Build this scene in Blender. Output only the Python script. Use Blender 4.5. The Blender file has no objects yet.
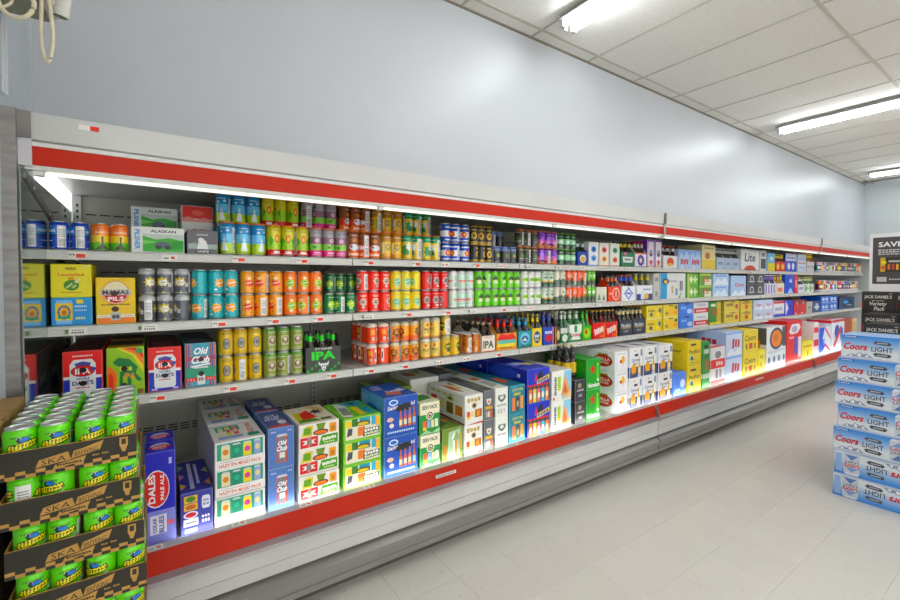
import bpy, math, random
from mathutils import Vector, Matrix
from mathutils.geometry import tessellate_polygon
random.seed(7)
SC = bpy.context.scene
COL = SC.collection
PI = math.pi

# ------------------------------------------------------------------ camera
cd = bpy.data.cameras.new('camera'); cam = bpy.data.objects.new('camera', cd); COL.objects.link(cam)
cd.sensor_width = 36.0; cd.lens = 17.44; cd.shift_y = -0.0109; cd.clip_start = .02
cam.location = (0, 0, 1.46); cam.rotation_euler = (PI/2 - .0225, 0, -math.radians(34.59))
SC.camera = cam
# ------------------------------------------------------------------ world, exposure
w = bpy.data.worlds.new('world'); SC.world = w; w.use_nodes = True
w.node_tree.nodes['Background'].inputs[0].default_value = (1, .995, .985, 1)
w.node_tree.nodes['Background'].inputs[1].default_value = 1.75
vs = SC.view_settings
vs.view_transform = 'Standard'; vs.look = 'None'; vs.gamma = 1; vs.use_curve_mapping = False
vs.exposure = 0.37
TUBE = 28.0          # ceiling tubes
CANOPY_LAMP = .5    # tube under the canopy of the cooler
LIP_LAMP = 14.0      # tube behind the front lip of the cooler
try:
    SC.cycles.use_denoising = True
    SC.cycles.max_bounces = 8; SC.cycles.diffuse_bounces = 6
    SC.cycles.sample_clamp_indirect = 6
except Exception: pass

# ------------------------------------------------------------------ helpers
def lin(h):
    v = [int(h[i:i+2], 16)/255 for i in (0, 2, 4)]
    return tuple(a/12.92 if a <= .04045 else ((a+.055)/1.055)**2.4 for a in v) + (1,)
def vivid(h, k=1.22):       # inks a little purer than the plain screen value
    r, g, b, _ = lin(h); m = .3*r+.55*g+.15*b
    return tuple(min(1, max(.002, m+(v-m)*k)) for v in (r, g, b)) + (1,)
MATS = {}
def mat(name, color=None, rough=.5, metal=0., attr=False, emit=0., bump=0., bscale=200., spec=.5, coat=0., trans=0., vary=0., vscale=3., stretch=None):
    if name in MATS: return MATS[name]
    m = bpy.data.materials.new(name); m.use_nodes = True
    nt = m.node_tree; b = nt.nodes['Principled BSDF']
    b.inputs['Roughness'].default_value = rough; b.inputs['Metallic'].default_value = metal
    b.inputs['Specular IOR Level'].default_value = spec
    b.inputs['Coat Weight'].default_value = coat; b.inputs['Transmission Weight'].default_value = trans
    src = None
    if attr:
        a = nt.nodes.new('ShaderNodeAttribute'); a.attribute_name = 'Col'; src = a.outputs['Color']
    else:
        b.inputs['Base Color'].default_value = lin(color)
        m.diffuse_color = lin(color)
    tc = nt.nodes.new('ShaderNodeTexCoord')
    if vary:
        n = nt.nodes.new('ShaderNodeTexNoise'); n.inputs['Scale'].default_value = vscale; n.inputs['Detail'].default_value = 6
        if stretch:
            mp = nt.nodes.new('ShaderNodeMapping'); mp.inputs['Scale'].default_value = stretch
            nt.links.new(tc.outputs['Object'], mp.inputs[0]); nt.links.new(mp.outputs[0], n.inputs['Vector'])
        else: nt.links.new(tc.outputs['Object'], n.inputs['Vector'])
        mr = nt.nodes.new('ShaderNodeMapRange'); mr.inputs[1].default_value = .3; mr.inputs[2].default_value = .7
        mr.inputs[3].default_value = 1-vary; mr.inputs[4].default_value = 1+vary*.4
        nt.links.new(n.outputs['Fac'], mr.inputs[0])
        mx = nt.nodes.new('ShaderNodeMix'); mx.data_type = 'RGBA'; mx.blend_type = 'MULTIPLY'; mx.inputs[0].default_value = 1
        if src: nt.links.new(src, mx.inputs[6])
        else: mx.inputs[6].default_value = lin(color)
        nt.links.new(mr.outputs[0], mx.inputs[7]); src = mx.outputs[2]
    if src: nt.links.new(src, b.inputs['Base Color'])
    if emit:
        b.inputs['Emission Strength'].default_value = emit
        b.inputs['Emission Color'].default_value = lin(color)
    if bump:
        n = nt.nodes.new('ShaderNodeTexNoise'); n.inputs['Scale'].default_value = bscale; n.inputs['Detail'].default_value = 4
        nt.links.new(tc.outputs['Object'], n.inputs['Vector'])
        bp = nt.nodes.new('ShaderNodeBump'); bp.inputs['Strength'].default_value = bump; bp.inputs['Distance'].default_value = .004
        nt.links.new(n.outputs['Fac'], bp.inputs['Height']); nt.links.new(bp.outputs[0], b.inputs['Normal'])
    MATS[name] = m
    return m
M_CARTON = mat('printed_carton', attr=True, rough=.42, bump=.05, bscale=60, vary=.04, vscale=25)
M_CAN = mat('painted_aluminium', attr=True, rough=.26, metal=.12, coat=.3, vary=.03, vscale=40)
M_PLASTIC = mat('coloured_plastic', attr=True, rough=.4, bump=.03, bscale=90)
M_LID = mat('bare_aluminium', 'd4d6d8', rough=.28, metal=.85, bump=.1, bscale=300)
M_STEEL = mat('stainless_steel', '96938f', rough=.36, metal=.45, vary=.1, vscale=5, stretch=(.4, 3, 3))
M_STEEL2 = mat('worn_steel', 'a09c98', rough=.38, metal=.7, vary=.25, vscale=8, stretch=(1, 6, 6))
M_CREAM = mat('cream_enamel', 'c8c8c5', rough=.35, vary=.07, vscale=2.5)
M_WHITE = mat('white_enamel', 'dcdcd8', rough=.35, vary=.05, vscale=4)
M_RED = mat('red_enamel', 'c02400', rough=.42, vary=.08, vscale=3, spec=.22)
M_SHELF = mat('grey_shelf_enamel', 'd0d0cb', rough=.4, vary=.06, vscale=5)
M_BACK = mat('cooler_back_enamel', 'c4c2b8', rough=.45, vary=.15, vscale=3)
M_MIRROR = mat('polished_end_panel', 'a4b4ac', rough=.06, metal=.95)
M_DARK = mat('dark_gap', '17181a', rough=.7, vary=.2)
M_TAG = mat('price_tag_print', attr=True, rough=.5, vary=.04, vscale=40)
M_KRAFT = mat('kraft_board', 'b08a55', rough=.75, vary=.15, vscale=30, bump=.1)

class MB:
    """collects polygons with a colour each; build() links them as one mesh object"""
    def __init__(s): s.v = []; s.f = []; s.c = []
    def poly(s, pts, c='ffffff'):
        i = len(s.v); s.v += [tuple(p) for p in pts]; s.f.append(tuple(range(i, i+len(pts)))); s.c.append(c); return s
    def box(s, x0, y0, z0, x1, y1, z1, c='ffffff'):
        i = len(s.v)
        s.v += [(x0,y0,z0),(x1,y0,z0),(x1,y1,z0),(x0,y1,z0),(x0,y0,z1),(x1,y0,z1),(x1,y1,z1),(x0,y1,z1)]
        for q in ((0,3,2,1),(4,5,6,7),(0,1,5,4),(1,2,6,5),(2,3,7,6),(3,0,4,7)):
            s.f.append(tuple(i+k for k in q)); s.c.append(c)
        return s
    def cbox(s, x0, y0, z0, x1, y1, z1, ch, c='ffffff', tc=None, ec=None):
        """box with chamfered vertical and horizontal edges"""
        from itertools import product
        X = (x0, x1); Y = (y0, y1); Z = (z0, z1); i = len(s.v); idx = {}
        for a, b, d in product((0, 1), repeat=3):
            sx, sy, sz = (1, -1)[a], (1, -1)[b], (1, -1)[d]
            for k, p in enumerate(((X[a], Y[b]+sy*ch, Z[d]+sz*ch), (X[a]+sx*ch, Y[b], Z[d]+sz*ch), (X[a]+sx*ch, Y[b]+sy*ch, Z[d]))):
                idx[a, b, d, k] = len(s.v); s.v.append(p)
        def add(q, cc=c): s.f.append(tuple(q)); s.c.append(cc)
        for a in (0, 1):
            q = [idx[a,0,0,0], idx[a,1,0,0], idx[a,1,1,0], idx[a,0,1,0]]; add(q if a else q[::-1])
            q = [idx[0,a,0,1], idx[0,a,1,1], idx[1,a,1,1], idx[1,a,0,1]]; add(q if a else q[::-1])
            q = [idx[0,0,a,2], idx[1,0,a,2], idx[1,1,a,2], idx[0,1,a,2]]; add(q if a else q[::-1], tc or c)
        fc, c = c, ec or c
        def add(q, cc=c): s.f.append(tuple(q)); s.c.append(cc)
        for a in (0, 1):
            for b in (0, 1):
                q = [idx[a,b,0,0], idx[a,b,0,1], idx[a,b,1,1], idx[a,b,1,0]]; add(q if (a == b) else q[::-1])
                q = [idx[a,0,b,0], idx[a,0,b,2], idx[a,1,b,2], idx[a,1,b,0]]; add(q[::-1] if (a == b) else q)
                q = [idx[0,a,b,1], idx[0,a,b,2], idx[1,a,b,2], idx[1,a,b,1]]; add(q if (a == b) else q[::-1])
        for a, b, d in product((0, 1), repeat=3):
            q = [idx[a,b,d,0], idx[a,b,d,1], idx[a,b,d,2]]; add(q if (a+b+d) % 2 == 1 else q[::-1])
        return s
    def prism_x(s, prof, x0, x1, c='ffffff', cols=None):
        """(y,z) outline extruded along x"""
        n = len(prof); i = len(s.v)
        s.v += [(x0, y, z) for y, z in prof] + [(x1, y, z) for y, z in prof]
        for k in range(n):
            s.f.append((i+k, i+(k+1) % n, i+n+(k+1) % n, i+n+k)); s.c.append(cols[k] if cols else c)
        s.f.append(tuple(i+k for k in range(n))[::-1]); s.c.append(c); s.f.append(tuple(i+n+k for k in range(n))); s.c.append(c)
        return s
    def lathe(s, prof, n=18, cols=None, c='ffffff', cx=0, cy=0, cap=True):
        """(r,z) profile round the z axis, bottom to top; cols per segment"""
        for k in range(len(prof)-1):
            (r0, z0), (r1, z1) = prof[k], prof[k+1]; cc = cols[k] if cols else c
            i = len(s.v)
            s.v += [(cx+r0*math.cos(2*PI*j/n), cy+r0*math.sin(2*PI*j/n), z0) for j in range(n)]
            s.v += [(cx+r1*math.cos(2*PI*j/n), cy+r1*math.sin(2*PI*j/n), z1) for j in range(n)]
            for j in range(n):
                s.f.append((i+j, i+(j+1) % n, i+n+(j+1) % n, i+n+j)); s.c.append(cc)
        if cap:
            for (r, z), fl, cc in ((prof[0], True, cols[0] if cols else c), (prof[-1], False, cols[-1] if cols else c)):
                if r > 1e-5:
                    i = len(s.v); s.v += [(cx+r*math.cos(2*PI*j/n), cy+r*math.sin(2*PI*j/n), z) for j in range(n)]
                    q = tuple(range(i, i+n)); s.f.append(q[::-1] if fl else q); s.c.append(cc)
        return s
    def tube(s, pts, r, n=8, c='ffffff', closed=False):
        pts = [Vector(p) for p in pts]; rings = []; N = len(pts)
        for k, p in enumerate(pts):
            if closed: d = (pts[(k+1) % N]-pts[k-1])
            else: d = (pts[min(k+1, N-1)]-pts[max(k-1, 0)])
            d.normalize(); u = d.cross(Vector((0, 0, 1)) if abs(d.z) < .95 else Vector((1, 0, 0))); u.normalize(); v = d.cross(u)
            i = len(s.v); s.v += [tuple(p+r*(math.cos(2*PI*j/n)*u+math.sin(2*PI*j/n)*v)) for j in range(n)]; rings.append(i)
        for k in range(N if closed else N-1):
            a, b = rings[k], rings[(k+1) % N]
            for j in range(n): s.f.append((a+j, a+(j+1) % n, b+(j+1) % n, b+j)); s.c.append(c)
        if not closed:
            s.f.append(tuple(rings[0]+j for j in range(n))[::-1]); s.c.append(c); s.f.append(tuple(rings[-1]+j for j in range(n))); s.c.append(c)
        return s
    def mesh(s, name, m, smooth=False):
        me = bpy.data.meshes.new(name); me.from_pydata(s.v, [], s.f); me.materials.append(m)
        a = me.color_attributes.new('Col', 'FLOAT_COLOR', 'CORNER'); buf = []
        cc = {}
        for f, c in zip(s.f, s.c):
            if c not in cc: cc[c] = vivid(c)
            buf += cc[c]*len(f)
        a.data.foreach_set('color', buf)
        if smooth:
            me.shade_smooth()
            try: me.set_sharp_from_angle(angle=math.radians(35))
            except Exception: pass
        return me
    def build(s, name, m, parent=None, smooth=False, loc=(0, 0, 0)):
        return link(name, s.mesh(name, m, smooth), parent, loc)
def link(name, me, parent=None, loc=(0, 0, 0), rz=0):
    o = bpy.data.objects.new(name, me); COL.objects.link(o)
    if parent: o.parent = parent
    o.location = loc
    if rz: o.rotation_euler = (0, 0, rz)
    return o
def tag(o, label, cat, group=None):
    o['label'] = label; o['category'] = cat
    if group: o['group'] = group
    return o
def structure(o): o['kind'] = 'structure'; return o
def empty(name, loc=(0, 0, 0), rz=0):
    o = bpy.data.objects.new(name, None); COL.objects.link(o); o.location = loc; o.rotation_euler = (0, 0, rz); o.empty_display_size = .05
    return o

# ------------------------------------------------------------------ flat print: 2-D art laid on a face
TXT = {}
def text_tris(s, bold=.03):
    if (s, bold) in TXT: return TXT[s, bold]
    cu = bpy.data.curves.new('lettering', 'FONT'); cu.body = s; cu.resolution_u = 2; cu.offset = bold; cu.fill_mode = 'FRONT'
    o = bpy.data.objects.new('lettering', cu)
    me = o.to_mesh(); me.calc_loop_triangles()
    V = [(v.co.x, v.co.y) for v in me.vertices]; F = [tuple(t.vertices) for t in me.loop_triangles]
    x0 = min(v[0] for v in V); x1 = max(v[0] for v in V); y0 = min(v[1] for v in V); y1 = max(v[1] for v in V)
    V = [((x-x0)/(x1-x0)-.5, (y-y0)/(y1-y0)-.5) for x, y in V]
    o.to_mesh_clear(); bpy.data.objects.remove(o); bpy.data.curves.remove(cu)
    TXT[s, bold] = (V, F); return V, F
def R(x0, y0, x1, y1, c): return ('p', [(x0,y0),(x1,y0),(x1,y1),(x0,y1)], c)
def E(cx, cy, rx, ry, c, n=18): return ('p', [(cx+rx*math.cos(2*PI*k/n), cy+ry*math.sin(2*PI*k/n)) for k in range(n)], c)
def P(pts, c): return ('p', pts, c)
def ST(cx, cy, rx, ry, n, c, inner=.5, ph=PI/2):
    return ('p', [(cx+(rx if k % 2 == 0 else rx*inner)*math.cos(ph+PI*k/n), cy+(ry if k % 2 == 0 else ry*inner)*math.sin(ph+PI*k/n)) for k in range(2*n)], c)
def T(s, cx, cy, w, h, c, rot=0, bold=.03, shear=0): return ('t', s, cx, cy, w, h, c, rot, bold, shear)
def LN(x0, x1, y, n, c, h=.02):       # a row of small marks too fine to read
    st = (x1-x0)/n; return [R(x0+k*st, y, x0+(k+.7)*st, y+h, c) for k in range(n)]
def MK(n, cx, cy, w, h, c, rot=0, bold=0, shear=0):   # lettering too blurred to read: a run of uneven strokes
    out = []; cr, sr = math.cos(rot), math.sin(rot)
    if abs(sr) > .9: cr, sr = 0, 1
    for k in range(n):
        u0 = (k/n-.5)*w; u1 = u0+w/n*.78; v0 = -h*(.5-.12*(k % 2)); v1 = h*(.5-.16*((k*7) % 3)/2)
        q = [(u0, v0), (u1, v0), (u1+shear*h*.5, v1), (u0+shear*h*.5, v1)]
        out.append(('p', [(cx+x*cr-y*sr, cy+x*sr+y*cr) for x, y in q], c))
    return out
def CANP(x, y, w, h, c, c2='e8e8e8'):  # picture of a can
    return [R(x-w/2, y, x+w/2, y+h*.88, c), P([(x-w/2, y+h*.88), (x+w/2, y+h*.88), (x+w*.36, y+h), (x-w*.36, y+h)], 'd0d4d6'), E(x, y+h*.48, w*.36, h*.2, c2, 10)]
def BOTP(x, y, w, h, c, c2):           # picture of a bottle
    return [P([(x-w/2, y), (x+w/2, y), (x+w/2, y+h*.5), (x+w*.18, y+h*.72), (x+w*.18, y+h), (x-w*.18, y+h), (x-w*.18, y+h*.72), (x-w/2, y+h*.5)], c), R(x-w/2, y+h*.12, x+w/2, y+h*.42, c2)]
def flat(art):
    out = []
    for a in art:
        if isinstance(a, list): out += flat(a)
        else: out.append(a)
    return out
LAYER = .0001
def art_tris(art, w, h):
    """yields (layer, colour, [(s,t),(s,t),(s,t)]) in metres, origin at the lower left of the face"""
    for k, a in enumerate(flat(art)):
        if a[0] == 'p':
            pts = [(x*w, y*h) for x, y in a[1]]
            if len(pts) == 4:
                yield k, a[2], [pts]; continue
            yield k, a[2], [[pts[i] for i in t] for t in tessellate_polygon([[Vector((x, y, 0)) for x, y in pts]])]
        else:
            _, s, cx, cy, tw, th, c, rot, bold, shear = a
            V, F = text_tris(s, bold); cr, sr = math.cos(rot), math.sin(rot)
            if abs(sr) > .9: tw, th = tw*h, th*w
            else: tw, th = tw*w, th*h
            Q = [((x*tw+shear*y*th)*cr-y*th*sr+cx*w, (x*tw+shear*y*th)*sr+y*th*cr+cy*h) for x, y in V]
            yield k, c, [[Q[i] for i in f] for f in F]
def art_mesh(art, w, h, fn, m=M_CARTON, split=None, base=None):
    mb = MB(); layer = LAYER*.5 if split else LAYER
    if base: art = [R(0, 0, 1, 1, base)]+list(art)
    for k, c, polys in art_tris(art, w, h):
        for p in polys:
            # keep facing out
            ar = sum(p[i][0]*p[(i+1) % len(p)][1]-p[(i+1) % len(p)][0]*p[i][1] for i in range(len(p)))
            if ar < 0: p = p[::-1]
            todo = [p]
            while todo:
                q = todo.pop()
                if split and max(a[0] for a in q)-min(a[0] for a in q) > split:
                    if len(q) == 4: todo += [[q[0], q[1], q[2]], [q[0], q[2], q[3]]]; continue
                    ed = max(range(3), key=lambda i: abs(q[i][0]-q[(i+1) % 3][0]))
                    a, b, d = q[ed], q[(ed+1) % 3], q[(ed+2) % 3]; mid = ((a[0]+b[0])/2, (a[1]+b[1])/2)
                    todo += [[a, mid, d], [mid, b, d]]; continue
                mb.poly([fn(s, t, (k+1)*layer) for s, t in q], c)
    return mb.mesh('print', m)

# ------------------------------------------------------------------ the room
CEIL = 3.17; WALL_Y = 2.24; END_X = 10.56; BX0, BX1, BY0 = -5.0, END_X, -6.5
def wall_mat():
    m = mat('painted_plaster', 'bcc0c4', rough=.40, bump=.12, bscale=7, vary=.05, vscale=1.2)
    return m
WM = wall_mat()
structure(MB().box(BX0, WALL_Y, 1.985, END_X, WALL_Y+.12, CEIL+.03).build('wall_back', WM))
structure(MB().box(END_X, BY0, 0, END_X+.1, WALL_Y+.9, CEIL+.03).build('wall_right', mat('painted_plaster_end', 'b9c0c2', rough=.45, bump=.1, bscale=7, vary=.05)))
structure(MB().box(-.50, 1.0, 0, -.365, WALL_Y, CEIL+.03).build('wall_left', mat('painted_plaster_return', 'b4bbc0', rough=.5, bump=.2, bscale=9, vary=.1, vscale=4)))
structure(MB().box(BX0-.1, BY0, 0, BX0, WALL_Y+.12, CEIL+.03).build('wall_far_left', WM))
# no wall behind the camera: left out to add soft frontal world light
structure(MB().box(BX0, WALL_Y, 0, -.37, WALL_Y+.12, 1.985).build('wall_back_lower', WM))
# plaster corner bead and a pipe chase on the return wall
structure(MB().box(-.366, 2.225, 1.99, -.350, 2.2395, CEIL).build('trim_1', WM))
structure(MB().tube([(-.352, 1.86, 2.02), (-.352, 1.86, CEIL-.01)], .008).tube([(-.352, 1.835, 2.02), (-.352, 1.835, CEIL-.01)], .006).build('trim_2', WM, smooth=True))
# floor: vinyl tiles of 305 mm
def floor_mat():
    m = mat('vinyl_tile', 'e3e0d8', rough=.2, bump=.02, bscale=12, vary=.05, vscale=2.2)
    nt = m.node_tree; b = nt.nodes['Principled BSDF']; old = b.inputs['Base Color'].links[0].from_socket
    tc = nt.nodes.new('ShaderNodeTexCoord'); geo = nt.nodes.new('ShaderNodeNewGeometry')
    mp = nt.nodes.new('ShaderNodeMapping'); mp.inputs['Scale'].default_value = (1, .45, 1); mp.inputs['Rotation'].default_value = (0, 0, .6)
    nt.links.new(geo.outputs['Position'], mp.inputs[0])
    n = nt.nodes.new('ShaderNodeTexNoise'); n.inputs['Scale'].default_value = 75; n.inputs['Detail'].default_value = 3
    nt.links.new(mp.outputs[0], n.inputs['Vector'])
    r = nt.nodes.new('ShaderNodeMapRange'); r.inputs[1].default_value = .62; r.inputs[2].default_value = .74; r.inputs[3].default_value = 1; r.inputs[4].default_value = .82
    nt.links.new(n.outputs['Fac'], r.inputs[0])
    oi = nt.nodes.new('ShaderNodeObjectInfo'); r2 = nt.nodes.new('ShaderNodeMapRange'); r2.inputs[3].default_value = .975; r2.inputs[4].default_value = 1.01
    nt.links.new(oi.outputs['Random'], r2.inputs[0])
    mu = nt.nodes.new('ShaderNodeMath'); mu.operation = 'MULTIPLY'; nt.links.new(r.outputs[0], mu.inputs[0]); nt.links.new(r2.outputs[0], mu.inputs[1])
    mx = nt.nodes.new('ShaderNodeMix'); mx.data_type = 'RGBA'; mx.blend_type = 'MULTIPLY'; mx.inputs[0].default_value = 1
    nt.links.new(old, mx.inputs[6]); nt.links.new(mu.outputs[0], mx.inputs[7]); nt.links.new(mx.outputs[2], b.inputs['Base Color'])
    return m
FM = floor_mat()
floor = structure(MB().box(BX0, BY0, -.06, END_X, WALL_Y+.9, -.0025).build('floor', mat('floor_joint', '9a9484', rough=.8, vary=.1)))
TS = .305; tx0, ty0 = .622, 1.715
tm = MB().cbox(0, 0, -.0025, TS-.0008, TS-.0008, 0, .0004).mesh('floor_tile', FM)
tiles = []
for i in range(-20, 34):
    for j in range(-28, 2):
        x, y = tx0+i*TS, ty0+j*TS
        if x < BX0 or x+TS > END_X or y < BY0: continue
        dx, dy = x+.15, y+.15
        f = dx*.5677+dy*.8232; r = dx*.8232-dy*.5677
        vis = f > .5 and abs(r) < f*1.15 and f > 1.0
        tiles.append((not vis, f if vis else 99+abs(dx)+abs(dy), x, y))
tiles.sort()
for _, _, x, y in tiles[:300]: link('floor_tile', tm, floor, (x, y, 0))
mb = MB()
for _, _, x, y in tiles[300:]: mb.box(x, y, -.0025, x+TS-.0008, y+TS-.0008, 0)
o = mb.build('floor_tile_field', FM, floor); o['kind'] = 'stuff'
# ceiling: lay-in panels between T bars
CMAT = mat('mineral_fibre_panel', 'dfdcd6', rough=.85, bump=.25, bscale=140, vary=.07, vscale=45)
GRID = mat('ceiling_grid_paint', 'bcb7aa', rough=.6, vary=.12, vscale=6)
ceiling = structure(MB().box(BX0, BY0, CEIL+.03, END_X, WALL_Y+.12, CEIL+.08).build('ceiling', mat('plenum_board', '8d8a80', rough=.9, vary=.1)))
cx0, CP, CYS = .405, .61, [2.127, .955, -.217, -1.389, -2.561, -3.733, -4.905, -6.077]
xs = [cx0+CP*k for k in range(-8, 18)]
rows_y = [(2.127, WALL_Y)] + [(CYS[k+1], CYS[k]) for k in range(len(CYS)-1)]
pm = {}
for (ya, yb) in rows_y:
    key = round(yb-ya, 3)
    pm[key] = MB().cbox(0, 0, 0, CP-.012, yb-ya-.012, .012, .003).mesh('ceiling_panel', CMAT)
cells = []
for (ya, yb) in rows_y:
    for x in xs:
        if x+CP > END_X+.01 or x < BX0: continue
        f = (x+.3)*.5677+(ya+.6)*.8232
        cells.append((-f if f < 1 else f, x, ya, round(yb-ya, 3), yb))
for f, x, ya, k, yb in cells:
    link('ceiling_panel', pm[k], ceiling, (x+.006, ya+.006, CEIL+.003))
gm = MB().box(0, -.009, -.004, END_X-BX0, .012, .003).mesh('grid_runner', GRID)
for y in CYS: link('grid_runner', gm, ceiling, (BX0, y, CEIL+.002))
gm2 = MB().box(-.0055, 0, -.003, .009, WALL_Y-BY0, .003).mesh('grid_tee', GRID)
for x in xs: link('grid_tee', gm2, ceiling, (x, BY0, CEIL+.0025))
link('wall_angle', MB().box(0, -.016, -.006, END_X-BX0, 0, .002).mesh('wall_angle', mat('edge_angle_paint', '8b8474', rough=.6, vary=.2)), ceiling, (BX0, WALL_Y, CEIL))
# fluorescent lamps hanging under the ceiling
TUBEM = mat('lit_tube', 'f6faff', emit=TUBE)
LAMPW = mat('lamp_enamel', 'b4b4b0', rough=.5, vary=.06)
lamp_parts = None
def ceiling_lamp(x, y1, length, label):
    t = empty('ceiling_lamp', (x, y1-length, CEIL)); tag(t, label, 'ceiling lamp', 'fluorescent strip lamps')
    b = MB().prism_x([(-.085, -.034), (-.06, -.012), (-.06, -.0045), (.06, -.0045), (.06, -.012), (.085, -.034), (.08, -.037), (.05, -.022), (-.05, -.022), (-.08, -.037)], 0, length)
    b.v = [(p[1], p[0], p[2]) for p in b.v]; b.f = [q[::-1] for q in b.f]
    b.build('housing', LAMPW, t)
    for s in (-1, 1):
        MB().tube([(s*.05, .03, -.062), (s*.05, length-.03, -.062)], .0125, 10).build('tube', TUBEM, t, smooth=True)
        for y in (.0, length-.03): MB().box(s*.05-.017, y, -.08, s*.05+.017, y+.028, -.031).build('lamp_holder', LAMPW, t)
    MB().box(-.018, length, -.075, .018, length+.012, -.0045).box(-.085, length, -.035, .085, length+.006, -.012).build('end_bracket', LAMPW, t)
    return t
ceiling_lamp(2.27, 1.95, 2.4, 'twin tube fluorescent lamp hung beside the wall above canned beer shelves')
ceiling_lamp(5.80, 1.95, 2.4, 'twin tube fluorescent lamp above the middle section of the cooler')
ceiling_lamp(9.40, 1.95, 2.4, 'twin tube fluorescent lamp close to the corner of the end wall')
for x in (-1.3, -4.2): ceiling_lamp(x, 1.7, 2.4, 'added unseen twin tube lamp to the left of the cooler')  # out of view, added to light the left part
for x in (-1.3, 2.27, 5.8, 9.4): ceiling_lamp(x, -1.9, 2.4, 'added unseen twin tube lamp in the row away from the cooler')  # unseen second row, added for more light from behind the camera

# ------------------------------------------------------------------ the cooler, three joined sections
SH = {1: 1.578, 2: 1.281, 3: .978}
DECK = .428; BACK = 2.95; SF = 2.24
LAMPT = mat('canopy_lamp_tube', 'f8f6ea', emit=CANOPY_LAMP); LIPT = mat('lip_lamp_tube', 'fffef8', emit=LIP_LAMP)
SLOT = mat('vent_slot', '24231f', rough=.8, vary=.1)
TAGCACHE = {}
def tag_mesh(kind):
    if kind in TAGCACHE: return TAGCACHE[kind]
    mb = MB().box(-.028, -.0012, -.014, .028, 0, .014, 'eceae4')
    if kind == 0:
        mb.box(-.002, -.0016, -.009, .026, -.0012, .006, 'e2512a')
        for k in range(4): mb.box(-.026+k*.005, -.0016, .003-.004*(k % 2), -.022+k*.005, -.0012, .006, '55555a')
    elif kind == 1:
        for k in range(5): mb.box(-.02+k*.008, -.0016, -.008, -.015+k*.008, -.0012, -.002, '33333a')
        for k in range(4): mb.box(-.018+k*.009, -.0016, .003, -.011+k*.009, -.0012, .006, '77777c')
        mb.box(-.04, -.0016, -.008, -.029, 0, .008, random.choice(['6f8f5f', '9a8a4f', '8a6f7f']))
    else:
        mb.box(.006, -.0016, -.006, .02, -.0012, .005, 'c8564a'); mb.box(-.02, -.0016, -.005, -.002, -.0012, 0, '4a4a50')
    TAGCACHE[kind] = mb.mesh('price_tag', M_TAG); return TAGCACHE[kind]
def tagify(shelf, x0, x1, y, z, kinds, tilt=0, step=(.2, .31)):
    x = x0+.09
    while x < x1-.05:
        o = link('price_tag', tag_mesh(random.choice(kinds)), shelf, (x, y, z))
        if tilt: o.rotation_euler = (tilt, 0, 0)
        x += random.uniform(*step)
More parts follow.
